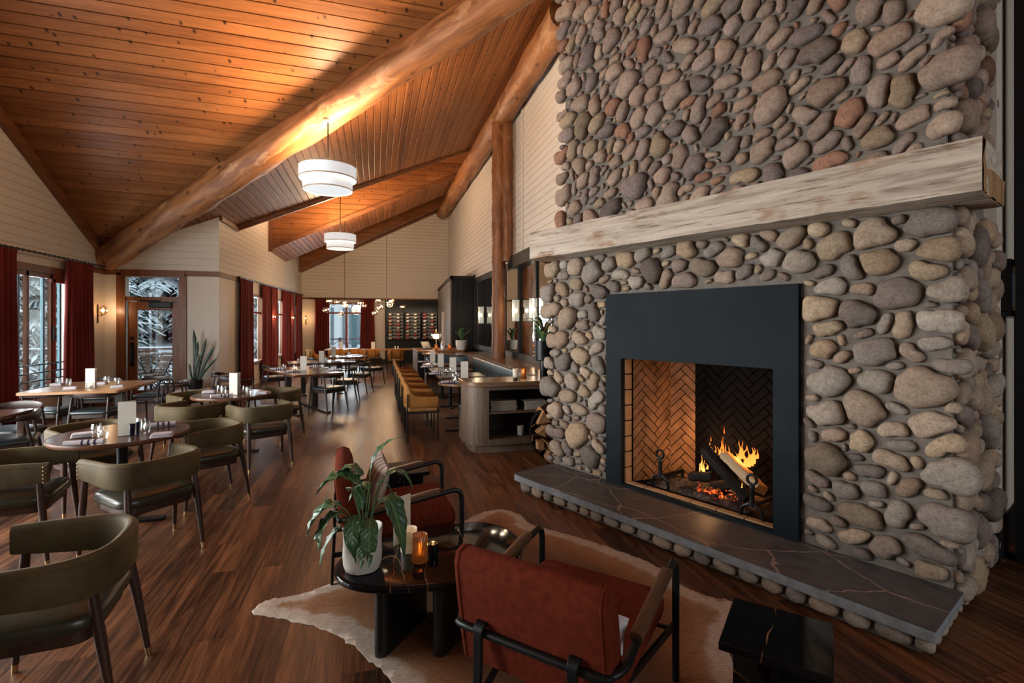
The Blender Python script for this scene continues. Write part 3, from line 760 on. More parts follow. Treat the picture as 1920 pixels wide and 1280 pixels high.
# firebox: buff jamb bricks, splayed herringbone sides, sooty back
M_BRICK = simple('firebrick', (.23, .13, .075), .85, var=.42, nscale=6, bump=.3, bscale=90, spec=.15)
M_BRICKB = simple('buff_brick', (.38, .24, .13), .85, var=.15, nscale=9, bump=.2, spec=.15)
def soot():
    N = NT('sooted_brick'); v = N.co(); n1 = N.noise(v, 2.5, 5, .6)
    N.bsdf((N.ramp(n1, [(.4, (.0012, .001, .001)), (.85, (.007, .0042, .003))]), 0), .9, 0, .1); return N.m
M_SOOT = soot()
MB().prism([(OX0-.012, 0), (OX0-.004, 0), (OX0-.004, .085), (OX0+.03, .085), (OX0+.03, .105), (OX0-.012, .105)][::-1], OZ0, OZ1).build('firebox_mortar', M_SOOT, fp)
MB().box(OX1+.003, OX1+.012, 0, .10, OZ0, OZ1).build('firebox_mortar', M_SOOT, fp)
c = MB(); n = 8
for k in range(n):
    z0 = OZ0+(OZ1-OZ0)*k/n; z1 = OZ0+(OZ1-OZ0)*(k+1)/n-.010
    c.box(OX0-.002, OX0+.02, .003, .085, z0, z1); c.box(OX0+.006, OX0+.022, .070, .10, z0, z1)
    c.box(OX1-.018, OX1+.004, .003, .085, z0, z1)
for k in range(6):
    u0 = OX0+(OX1-OX0)*k/6; c.box(u0, u0+(OX1-OX0)/6-.008, .0, .06, OZ0-.015, OZ0+.012)
c.build('jamb_bricks', M_BRICKB, fp, bevel=.003)
def herringbone(W, H, off=0):
    m = MB(); w = .066; n = 3; R = Matrix.Rotation(PI/4, 4, 'Z')
    for x in range(-30, 60):
        for y in range(-45, 45):
            d = (x-y) % (2*n)
            if d == 0: q = (x, x+n, y, y+1)
            elif d == 2*n-1: q = (x, x+1, y, y+n)
            else: continue
            cc = R @ Vector(((q[0]+q[1])/2*w, (q[2]+q[3])/2*w, 0))
            if -.2 < cc.x < W+.2 and -.2 < cc.y < H+.2: m.box(q[0]*w+.004, q[1]*w-.004, q[2]*w+.004, q[3]*w-.004, 0, .012, R)
    return m
def panel(name, p, q, z0, z1, mat):
    """herringbone panel standing on the line p-q (local plan), face towards the room"""
    p, q = Vector((*p, z0)), Vector((*q, z0)); W = (q-p).length; H = z1-z0
    ex = (q-p).normalized(); ez = Vector((0, 0, 1)); en = ex.cross(ez)
    o = herringbone(W, H).build(name, mat, fp, clip=[(Vector((0, 0, 0)), Vector((-1, 0, 0))), (Vector((W, 0, 0)), Vector((1, 0, 0))), (Vector((0, 0, 0)), Vector((0, -1, 0))), (Vector((0, H, 0)), Vector((0, 1, 0)))])
    M = Matrix((ex, ez, en)).transposed().to_4x4(); M.translation = p; o.matrix_local = M
    b = MB().add([p-en*.004, q-en*.004, q-en*.004+ez*H, p-en*.004+ez*H], [(0, 1, 2, 3)])
    b.build('firebox_backing', M_SOOT, fp)
panel('herringbone_side', (OX0+.018, .098), (.33, .50), OZ0, OZ1+.2, M_BRICK)
panel('herringbone_back', (.33, .50), (.50, .66), OZ0, OZ1+.2, M_BRICK)
panel('herringbone_soot', (.50, .66), (1.24, .66), OZ0, OZ1+.2, M_SOOT)
panel('herringbone_side', (1.24, .66), (OX1-.015, .10), OZ0, OZ1+.2, M_BRICK)
MB().box(OX0, OX1, .05, .74, .15, OZ0).build('firebox_floor', M_SOOT, fp)
MB().box(OX0, OX1, .12, .74, OZ1+.2, OZ1+.22).build('smoke_shelf', M_SOOT, fp)
def ash():
    N = NT('wood_ash'); v = N.co(); n1 = N.noise(v, 30, 5, .7); n2 = N.noise(v, 4, 3)
    c = N.ramp(N.math('ADD', N.math('MULTIPLY', (n1, 0), .6), N.math('MULTIPLY', (n2, 0), .4)), [(.38, (.015, .013, .012)), (.55, (.09, .08, .075)), (.7, (.32, .30, .29))])
    N.bsdf((c, 0), .95, 0, .1, N.bump(n1, .8, .02)); return N.m
m = MB(); nx, ny = 60, 26; vs = []; fs = []
for j in range(ny+1):
    for i in range(nx+1):
        u = .30+.98*i/nx; y = .12+.48*j/ny; e = min(1, min(i, nx-i)/8, min(j, ny-j)/6)
        vs.append((u, y, OZ0-.004+e*(.028+.02*mnoise.noise(Vector((u*9, y*9, 1)))+.014*mnoise.noise(Vector((u*30, y*30, 2))))))
for j in range(ny):
    for i in range(nx): a = j*(nx+1)+i; fs.append((a, a+1, a+nx+2, a+nx+1))
ao = m.add(vs, fs).build('ash_bed', ash(), None, angle=180); ao.matrix_world = FM; tag(ao, 'bed of grey wood ash across the firebox floor', 'ash', None, 'stuff')

# hearth: slate slab on a row of half-buried stones
M_SLATE = slate_mat(); M_SLATE_E = simple('sawn_slate_edge', (.20, .215, .23), .75, var=.25, nscale=14, bump=.3)
HX0, HX1, HY0 = -.735, 2.55, -.575
h = MB().prism([(HX0, HY0+.03), (HX0+.02, HY0), (HX1, HY0), (HX1, -.0), (HX0-.02, -.0)][::1], .158, .165)
o = h.build('hearth_slab', M_SLATE, fp)
MB().prism([(HX0, HY0+.03), (HX0+.02, HY0), (HX1, HY0), (HX1, .0), (HX0-.02, .0)], .100, .1579).build('slab_edge', M_SLATE_E, o, bevel=.004)
MB().box(HX0+.06, HX1-.07, HY0+.065, .02, 0, .100).build('hearth_mortar', M_MORTAR, fp)
hs = MB(); rg = random.Random(5); u = HX0+.08; its = []
while u < HX1-.10:
    a = rg.uniform(.055, .085); its.append((u+a, .052, a, rg.uniform(.038, .047), rg.gauss(0, .08))); u += 2*a+.016
stones(hs, its, lambda x, y: ((x, HY0+.055, y), (1, 0, 0), (0, 0, 1), (0, -1, 0)), PAL_LOW[:5]+PAL_LOW[7:8], rg, .1)
its = [(.09+k*.115, .055, .055, .042, rg.gauss(0, .1)) for k in range(5)]
stones(hs, its, lambda x, y: ((HX1-.06, HY0+x-.02, y), (0, 1, 0), (0, 0, 1), (1, 0, 0)), PAL_LOW[:5], rg, .2)
its = [(.12+k*.115, .055, .055, .042, rg.gauss(0, .1)) for k in range(4)]
stones(hs, its, lambda x, y: ((HX0+.05, HY0+x, y), (0, -1, 0), (0, 0, 1), (-1, 0, 0)), PAL_LOW[:5], rg, .2)
hs.build('hearth_stones', M_STONE, fp, angle=180)

# reclaimed timber mantel wrapping the corner
def mantel_mat():
    N = NT('reclaimed_timber'); v = N.co('Object', (.55, 5, 7)); a = N.noise(v, 2.2, 8, .68, .8)
    b = N.noise(N.co('Object', (1, 1.3, 2.2)), 2.3, 4, .6); f = N.co('Object', (1.2, 14, 22)); g = N.noise(f, 2, 5, .7)
    c = N.ramp(a, [(.3, (.17, .125, .09)), (.46, (.40, .335, .27)), (.62, (.52, .45, .375))])
    k = N.ramp(b, [(.56, (0, 0, 0)), (.66, (1, 1, 1))])
    c2 = N.mix(N.math('MULTIPLY', (k, 0), .7), (c, 0), (.26, .13, .06))
    cr = N.ramp(g, [(.36, (.22, .18, .15)), (.44, (1, 1, 1))])
    c3 = N.mix(.75, c2, (cr, 0), 'MULTIPLY')
    N.bsdf(c3, .8, 0, .2, N.bump(N.math('ADD', a, g), .5, .012)); return N.m
M_MANTEL = mantel_mat()
def hewn(x0, x1, y0, y1, z0, z1, seed, nx=40):
    m = MB(); rings = []
    for i in range(nx+1):
        x = x0+(x1-x0)*i/nx; j = lambda k: .012*mnoise.noise(Vector((x*2.3, k*5.1, seed)))+.005*mnoise.noise(Vector((x*11, k*3, seed)))
        pts = []
        def side(a, b, k0):
            for q in range(4):
                t = q/4; pts.append((a[0]+(b[0]-a[0])*t+j(k0+q), a[1]+(b[1]-a[1])*t+j(k0+q+30)))
        ch = .012
        side((y0, z0+ch), (y0, z1-ch), 0); side((y0+ch, z1), (y1-ch, z1), 5); side((y1, z1-ch), (y1, z0+ch), 10); side((y1-ch, z0), (y0+ch, z0), 15)
        rings.append([(x, y, z) for y, z in pts])
    return m.loft(rings)
mo = hewn(-.865, 2.665, -.25, .30, 2.312, 2.600, 3).build('mantel_beam', M_MANTEL, fp, angle=50)
M_ENDG = wood('split_end_grain', (.16, .085, .04), (.36, .22, .115), 2, 2.2, .85, spec=.15, bump=.6)
m = MB(); vs = []; fs = []; ny, nz = 20, 12
for j in range(nz+1):
    for i in range(ny+1):
        y = -.248+.545*i/ny; z = 2.314+.284*j/nz
        hol = -.05*math.exp(-((y+.12)/.035)**2)*(1 if z > 2.37 else .4)*(.6+.4*math.sin(z*20)); stp = -.022 if y > -.09 and z > 2.47 else .006
        vs.append((2.668+stp+hol+.010*mnoise.noise(Vector((y*14, z*9, 4))), y, z))
for j in range(nz):
    for i in range(ny): a = j*(ny+1)+i; fs.append((a, a+1, a+ny+2, a+ny+1))
m.add(vs, fs).build('broken_end', M_ENDG, mo, angle=30)

# ---- things in the firebox
def fthing(name, label, cat, u, y, z, rz=0, group=None):
    p = FM @ Vector((u, y, z)); return T(name, label, cat, p, FA+rz, group)
def andiron(u, y, label):
    t = fthing('andiron', label, 'andiron', u, y, OZ0, 0, 'pair of ring-topped andirons')
    b = MB(); b.tube(spline([(-.085, 0, 0), (-.075, 0, .07), (-.03, 0, .105), (0, 0, .115), (.03, 0, .105), (.075, 0, .07), (.085, 0, 0)], 5), .014)
    b.build('foot', M_BLACK, t)
    b = MB(); b.lathe([(.024, .10), (.020, .14), (.015, .20), (.024, .235), (.020, .25), (.013, .262)], n=12); b.build('shaft', M_BLACK, t)
    b = MB(); b.tube([(.036*math.sin(a), 0, .298+.036*math.cos(a)) for a in [2*PI*i/20 for i in range(21)]], .011, 8, False); b.build('ring', M_BLACK, t)
    b = MB(); b.bar((0, 0, .10), (0, .34, .09), .022, .03); b.bar((0, .34, .09), (0, .34, 0), .022, .02); b.build('log_bar', M_BLACK, t)
uL, _ = FU(1238, .13); uR, _ = FU(1410, .05)
andiron(uL, .13, 'black iron andiron with ring top at the left of the fire, before the herringbone bricks'); andiron(uR, .05, 'black iron andiron with ring top in front of the pale burning log')
def bark(name, d, l): return wood(name, d, l, 1, 2.5, .9, spec=.1, bump=.8)
M_CHAR = bark('charred_wood', (.004, .004, .004), (.03, .024, .02)); M_PALE = wood('split_firewood_face', (.30, .20, .11), (.56, .42, .26), 1, 1.4, .85, spec=.1)
def fire_log(p, q, r, seed, mat, label, split=False):
    p, q = FM @ Vector(p), FM @ Vector(q); L = (q-p).length
    if split:
        m = MB(); sec = [(-.5, -.35), (.5, -.42), (.42, .30), (-.40, .42)]
        rings = [[(a*2*r+.01*mnoise.noise(Vector((i, k, seed))), L*i/14, b*1.5*r+.01*mnoise.noise(Vector((i*.7, k, seed+4)))) for k, (a, b) in enumerate(sec)] for i in range(15)]
        m.loft(rings)
    else: m = rough_log([(0, 0, 0), (0, L, 0)], r, r*.9, seed, 12, 16)
    o = m.build('burning_log', mat, angle=40, bevel=.006 if split else 0); o.location = p; o.rotation_euler = (q-p).to_track_quat('Y', 'Z').to_euler()
    tag(o, label, 'log'); return o
a = FZ(1322, 842, .30); b = FZ(1402, 935, .22); fire_log(a, b, .052, 2, M_CHAR, 'long charred black log leaning across the middle of the fire')
a = FZ(1360, 852, .36); b = FZ(1428, 918, .16); o = fire_log(a, b, .062, 4, M_PALE, 'pale split log with clean face leaning at the right of the fire', True); o.rotation_euler.rotate_axis('Y', -.5)
a = FZ(1296, 893, .30); b = FZ(1338, 893, .26); fire_log(a, b, .042, 6, M_CHAR, 'short charred log end lying low at the left of the fire')
a = FZ(1335, 912, .36); b = FZ(1392, 905, .38); fire_log(a, b, .045, 8, M_CHAR, 'black log lying level on the embers behind the leaning logs')
M_EMBER = NT('glowing_embers'); v_ = M_EMBER.co(); n_ = M_EMBER.noise(v_, 26, 4, .7)
q_ = M_EMBER.ramp(n_, [(.52, (0, 0, 0)), (.68, (1, 1, 1))])
M_EMBER.bsdf((.02, .015, .012), .9, Emission_Color=(1, .12, .015, 1), Emission_Strength=M_EMBER.math('MULTIPLY', (q_, 0), 1.3)); M_EMBER = M_EMBER.m
m = MB(); rg = random.Random(3)
for k in range(70):
    p = FZ(rg.uniform(1303, 1395), rg.uniform(893, 925), rg.uniform(.18, .34)); p.z = OZ0+.04+rg.uniform(0, .03); r = rg.uniform(.010, .026)
    V, F = ico(1); m.add([(p.x+v[0]*r*rg.uniform(.8, 1.4), p.y+v[1]*r, p.z+v[2]*r) for v in V], F)
eo = m.build('ember_bed', M_EMBER, None, angle=10); eo.matrix_world = FM; tag(eo, 'bed of glowing orange embers under the burning logs', 'embers', None, 'stuff')
M_FLAME = flame_mat()
def flame(m, px, py0, py1, y, w, seed):
    b = FZ(px, py0, y); t_ = FZ(px, py1, y); h = t_.z-b.z; rings = []; k = 22
    for i in range(k+1):
        t = i/k; q = Vector((seed*3.1, t*2.6, seed)); n1 = mnoise.noise(q); n2 = mnoise.noise(q+Vector((7, 0, 0))); n3 = mnoise.noise(Vector((seed*5, t*7, 3)))
        r = w*(.55+.45*math.sin(PI*min(1, t*1.3+.15)))*(1-t)**.8*(1+.55*n3)+.0008
        ox = b.x+1.3*w*n1*t*1.6; oy = b.y+.9*w*n2*t
        rings.append([(ox+r*math.cos(2*PI*j/10)*(1+.35*math.sin(2*2*PI*j/10+seed+t*6)), oy+.5*r*math.sin(2*PI*j/10), b.z+h*t) for j in range(10)])
    m.loft(rings)
rf = random.Random(21); fm = MB()
for px, py0, py1, y, w in ((1352, 868, 826, .33, .030), (1346, 870, 838, .32, .028), (1360, 866, 832, .34, .026), (1341, 866, 834, .35, .016), (1368, 858, 836, .36, .018), (1356, 862, 818, .36, .012), (1336, 862, 838, .33, .012), (1316, 884, 852, .30, .016), (1319, 888, 862, .30, .018), (1312, 886, 868, .31, .010), (1326, 882, 868, .30, .014),
                           (1333, 826, 818, .34, .005), (1358, 812, 799, .36, .007), (1331, 836, 829, .34, .005), (1391, 917, 905, .20, .008), (1386, 882, 846, .46, .035), (1398, 876, 834, .47, .038), (1410, 870, 838, .46, .034), (1420, 862, 842, .45, .02), (1392, 862, 826, .48, .022)):
    for r_ in range(2 if w > .02 else 1): flame(fm, px+rf.uniform(-5, 5)*r_, py0+rf.uniform(-3, 3), py1+rf.uniform(-2, 6)*r_, y+rf.uniform(-.03, .03), w*rf.uniform(.5, .85), rf.random()*50)
fo = fm.build('fire_flames', M_FLAME, None, angle=180); fo.matrix_world = FM; tag(fo, 'orange flames flickering around the burning logs', 'fire', None, 'stuff')
pp = FM @ FZ(1334, 838, .42); point('fire_glow', pp, 3.6, (1, .50, .20), .06)
pp = FM @ FZ(1400, 860, .40); point('fire_glow_right', pp, 2.5, (1, .36, .09), .05)

# wall behind the fireplace, framed picture, black post standing in for the dark room beyond
def fs_struct(name, mb, mat, **k):
    o = mb.build(name, mat, None, **k); o.matrix_world = FM; o['kind'] = 'structure'; return o
fs_struct('wall_chimney_return', MB().box(2.30, 2.535, 1.05, 1.74, .28, 8.5), M_SHIP)
fs_struct('baseboard_chimney', MB().box(2.30, 2.545, 1.05, 1.75, 0, .28), M_BLACKP)
fs_struct('dark_room_standin', MB().box(2.605, 2.73, 1.22, 1.34, 0, 8.5), M_BLACKP)  # black upright painted in place of the unlit room's darkness
pf = T('picture_frame', 'gilt and black framed picture hanging on the white wall at the far right', 'picture', FM @ Vector((2.536, 1.46, 1.90)), FA)
b = MB().box(0, .05, -.26, -.22, -.17, .17).box(0, .05, .22, .26, -.17, .17).box(0, .05, -.26, .26, .16, .20).box(0, .05, -.26, .26, -.20, -.16); b.build('outer_frame', M_BLACK, pf)
b = MB().box(0, .035, -.22, -.19, -.15, .15).box(0, .035, .19, .22, -.15, .15).box(0, .035, -.22, .22, .13, .16).box(0, .035, -.22, .22, -.16, -.13); b.build('gilt_slip', simple('gilt', (.45, .30, .12), .35, .8), pf)
MB().box(.005, .015, -.20, .20, -.14, .14).build('picture_sheet', simple('dark_blue_print', (.03, .05, .07), .4), pf)
# ------------------------------------------------------------------ furniture materials
def velvet(name, lo, hi):
    N = NT(name); v = N.co(); n1 = N.noise(v, 5, 4, .6); n2 = N.noise(v, 160, 2)
    N.bsdf((N.ramp(n1, [(.3, lo), (.72, hi)]), 0), .72, 0, .25, N.bump(n2, .15, .002), Sheen_Weight=.25, Sheen_Roughness=.35, Sheen_Tint=tuple(min(1, c*2.5) for c in hi)+(1,)); return N.m
M_OLIVE = velvet('olive_velvet', (.048, .034, .014), (.105, .077, .034))
M_OLEATH = simple('olive_leather', (.030, .030, .018), .30, var=.2, bump=.08, bscale=200)
M_CHLEG = wood('walnut_legs', (.018, .008, .006), (.060, .028, .018), 2, 2, .38)
M_BRASS = simple('brass', (.55, .38, .17), .3, .9)
M_BLUEL = simple('blue_black_leather', (.022, .032, .036), .32, var=.15, bump=.06, bscale=200)
M_DARKW = wood('dark_ash_wood', (.010, .006, .005), (.035, .020, .015), 1, 2, .38)
M_MUST = velvet('mustard_velvet', (.20, .080, .015), (.36, .155, .033))
M_MUSTL = simple('mustard_leather', (.30, .145, .040), .38, var=.12, bump=.06)
M_RUST = simple('rust_weave', (.105, .017, .007), .9, var=.25, nscale=30, bump=.5, bscale=420, spec=.08)
M_TABLE = wood('table_walnut', (.030, .012, .008), (.10, .040, .022), 0, 1.2, .22, spec=.5, bump=.05)
M_TEDGE = wood('table_edge_walnut', (.06, .022, .010), (.15, .06, .026), 0, 1.2, .35)
M_OAKT = wood('honey_oak', (.17, .080, .030), (.32, .165, .068), 0, 1, .3)
M_MARBLE = marble_mat()
M_PAPER = simple('menu_card_paper', (.50, .47, .41), .8, var=.03)
M_LINEN = simple('linen', (.50, .48, .52), .9, var=.08, bump=.2, bscale=300)
M_STRIPE = stripe_mat()
M_TUMB = glass_mat('drinking_glass', (.95, .97, .97), .07, 0, .5)
M_BLUEG = glass_mat('blue_glass', (.10, .20, .36), .06, 0, .3)
M_AMBER = NT('amber_ribbed_glass')
M_AMBER.bsdf((.42, .15, .03), .25, 0, .5, None, Transmission_Weight=.45, Emission_Color=(1, .33, .06, 1), Emission_Strength=.012); M_AMBER = M_AMBER.m
M_WAX = simple('candle_wax', (.75, .68, .55), .5)
M_CFLAME = emit('candle_flame', (1, .58, .2), 7)
M_CERAM = simple('white_ceramic', (.62, .60, .55), .55, var=.06, bump=.25, bscale=12)
M_SOIL = simple('potting_soil', (.02, .014, .01), .95)

# ------------------------------------------------------------------ olive barrel chair
def olive_chair():
    t = T('barrel_chair', '', 'chair', group='olive barrel dining chairs')
    P = upath(.285, .255, .265, .70, 22, 5, .012)
    zb = lambda f: .535+.035*abs(2*f-1)**2.2; zt = lambda f: .712-.012*abs(2*f-1)**3
    bd = band(P, zb, zt, .052).build('back_band', M_OLIVE, t, angle=60)
    pp = [(x, y) for x, y in P]; tr = []
    for i, p in enumerate(P):
        a = Vector(P[max(i-1, 0)]); b = Vector(P[min(i+1, len(P)-1)]); d = (b-a).normalized(); f = i/(len(P)-1)
        tr.append((p[0]+d.y*.024, p[1]-d.x*.024, zt(f)-.022))
    MB().tube(tr, .0042, 6).build('piping', M_OLIVE, bd)
    nb = MB()
    for sx in (-1, 1):
        for k in range(5): nb.ball((sx*(.297+.027), .236, .572+.026*k), .0055, n=8, m=5)
    nb.build('nail_heads', M_BRASS, bd)
    seat = rrect(.262, .245, .11, 6, 0, -.0)
    cushion(seat, .395, .475, .018).build('seat', M_OLEATH, t, angle=60)
    MB().prism(inset(seat, .035), .345, .398).build('seat_frame', M_CHLEG, t, bevel=.006)
    for sx, sy, top in ((-1, 1, (.292, .205, .575)), (1, 1, (.292, .205, .575)), (-1, -1, (.215, -.212, .56)), (1, -1, (.215, -.212, .56))):
        foot = (sx*(top[0]+.02), top[1]+(.05 if sy > 0 else -.085), 0)
        tp = (sx*top[0], top[1], top[2]+.0); mid = tuple(tp[i]+(foot[i]-tp[i])*.35 for i in range(3)); lo = tuple(tp[i]+(foot[i]-tp[i])*.93 for i in range(3))
        lg = MB().tube([tp, mid, lo], [.019, .023, .0135], 10).build('leg', M_CHLEG, t)
        MB().tube([lo, foot], [.0140, .012], 10).build('ferrule', M_BRASS, lg)
    return t
OC = olive_chair()
def cr(c): return to_room(*c)
T1 = cr((-3.23, 4.2)); T2 = cr((-3.59, 6.5))
def oc(c, tgt, label, turn=0):
    x, y = cr(c); place(OC, x, y, facing(x, y, *tgt)+math.radians(turn), label)
oc((-2.0, 2.2), cr((-2.93, 1.83)), 'olive velvet barrel chair nearest the camera, cut off by the bottom left corner')
oc((-2.65, 3.68), T1, 'olive velvet barrel chair drawn back from the near round table, closest to the aisle', 12)
oc((-3.52, 3.62), cr((-2.6, 4.05)), 'olive barrel chair left of the near round table, its nailed arm end pointing right')
oc((-2.86, 4.74), T1, 'olive velvet barrel chair on the far right of the near round table', -8)
oc((-3.88, 4.68), T1, 'olive barrel chair behind the near round table, inner back seen over the tabletop', 10)
oc((-2.93, 5.95), T2, 'olive velvet barrel chair at the near right of the second round table', -6)
oc((-3.80, 5.95), T2, 'olive barrel chair at the near left of the second round table, back to camera', 8)
oc((-4.28, 6.85), T2, 'olive barrel chair at the far left of the second round table, below the snake plant')
oc((-3.36, 7.22), T2, 'olive velvet barrel chair at the far right of the second round table')

# ------------------------------------------------------------------ dark wooden armchair
def dark_chair():
    t = T('wooden_armchair', '', 'chair', group='dark wooden armchairs with blue black seats')
    P = upath(.265, .17, .225, .74, 20, 4, .0)
    zb = lambda f: .655-.0*f+.018*abs(2*f-1)**1.2; zt = lambda f: .69+.062*(max(0, 1-abs(2*f-1)*1.55))**.6
    band(P, zb, zt, .026).build('crest_rail', M_DARKW, t, angle=60)
    cushion(rrect(.245, .225, .07, 5, 0, .0), .425, .475, .012).build('seat', M_BLUEL, t, angle=60)
    MB().prism(rrect(.225, .205, .06), .375, .428).build('seat_frame', M_DARKW, t, bevel=.006)
    for sx, tp, ft in ((-1, (.262, .14, .66), (.272, .205, 0)), (1, (.262, .14, .66), (.272, .205, 0)), (-1, (.215, -.15, .66), (.235, -.265, 0)), (1, (.215, -.15, .66), (.235, -.265, 0))):
        a = (sx*tp[0], tp[1], tp[2]); b = (sx*ft[0], ft[1], 0); m = tuple(a[i]+(b[i]-a[i])*.4 for i in range(3))
        MB().tube([a, m, b], [.013, .018, .011], 10).build('leg', M_DARKW, t)
    return t
DC = dark_chair()
def dc(x, y, tx, ty, label, turn=0): place(DC, x, y, facing(x, y, tx, ty)+math.radians(turn), label)
WT = (-3.92, 8.62)
for px, py, tx, ty, lab in ((92, 768, -4.3, 9.0, 'dark wooden armchair at the left on the near side of the honey oak window table'),
                            (182, 768, -3.65, 9.2, 'dark wooden armchair centred on the near side of the honey oak window table')):
    q = G(px, py, .46); dc(q.x, q.y, tx, ty, lab)
dc(-3.12, 9.15, -3.9, 8.9, 'dark wooden armchair at the door end of the honey oak window table', 8)
dc(-4.35, 9.75, -4.3, 8.6, 'dark wooden armchair behind the honey oak window table, left of its menu card')
dc(-3.62, 9.85, -3.7, 8.6, 'dark wooden armchair behind the honey oak window table, right of its menu card')
LT = (-4.12, 6.05)
q = G(50, 800, .46); dc(-3.98, 6.98, -4.1, 6.0, 'dark wooden armchair with shiny curved back behind the walnut table at the left edge')
q = G(18, 822, .46); dc(q.x, q.y, -4.4, 6.1, 'dark wooden armchair nearest the camera, with pale lit seat, at the left frame edge')
T3 = (-1.38, 10.45)
dc(-2.35, 9.75, -1.7, 10.2, 'dark wooden armchair at the near left of the first long walnut table', 10)
dc(-2.72, 10.6, -1.7, 10.7, 'dark wooden armchair on the window side of the first long walnut table')
dc(-.86, 10.02, -1.45, 10.75, 'dark wooden armchair at the near right of the first long walnut table', 6)
dc(-.62, 11.25, -1.4, 11.3, 'dark wooden armchair at the far right of the first long walnut table')
T4 = (-1.25, 12.75)
dc(-.38, 12.55, -1.2, 12.8, 'dark wooden armchair on the aisle side of the second long walnut table')
dc(-2.2, 12.3, -1.3, 12.7, 'dark wooden armchair on the window side of the second long walnut table')
T5 = (-.72, 14.75)
dc(-.12, 14.2, -.7, 14.8, 'dark wooden armchair on the aisle side of the round table furthest down the room')
dc(-1.45, 14.3, -.8, 14.7, 'dark wooden armchair on the window side of the round table furthest down the room')

# ------------------------------------------------------------------ mustard chair
def must_chair():
    t = T('mustard_chair', '', 'chair', group='mustard chairs')
    P = upath(.265, .21, .245, .45, 20, 4, .0)
    zb = lambda f: .475; zt = lambda f: .615+.195*(1/(1+math.exp((abs(2*f-1)-.50)*15)))
    band(P, zb, zt, .042).build('back_band', M_MUST, t, angle=60)
    cushion(rrect(.25, .235, .06, 5, 0, .01), .40, .475, .014).build('seat', M_MUSTL, t, angle=60)
    MB().box(-.245, .245, -.215, .235, .383, .402).build('seat_frame', M_BLACK, t)
    for sx in (-1, 1):
        MB().tube([(sx*.275, .205, .0), (sx*.275, .205, .60)], .010, 8).build('leg', M_BLACK, t)
        MB().tube([(sx*.275, -.215, 0), (sx*.275, -.215, .66)], .010, 8).build('leg', M_BLACK, t)
        MB().tube([(sx*.14, -.20, .39), (sx*.14, -.275, .50), (sx*.14, -.275, .76)], .008, 8).build('back_bar', M_BLACK, t)
    return t
MC = must_chair()
def mc(x, y, tx, ty, label, group, turn=0): place(MC, x, y, facing(x, y, tx, ty)+math.radians(turn), label, group)
names = ['nearest mustard chair of the row facing the banquette', 'second nearest mustard chair of the row facing the banquette', 'third mustard chair from the near end of the row facing the banquette',
         'fourth mustard chair from the near end of the row facing the banquette', 'fifth mustard chair from the near end of the row facing the banquette', 'mustard chair at the far end of the row facing the banquette']
for (y, n) in zip((7.45, 8.35, 9.15, 10.05, 10.95, 11.75), names): mc(.64, y, 2.0, y, n, 'mustard chairs in the banquette row')
for px, y, n in ((592, 17.6, 'mustard chair at the left end of the back window, turned sideways'), (632, 17.9, 'mustard chair before the left part of the back window'), (665, 17.9, 'mustard chair below the mullion at the right of the back window'),
                 (696, 17.5, 'mustard chair with two black back bars in front of the right red curtain'), (742, 17.3, 'mustard chair with two black back bars below the wine cabinet')):
    x = atY(px, y); mc(x, y, x+(.6 if px == 592 else 0), y+1, n, 'mustard chairs along the end wall', -25 if px == 592 else 0)

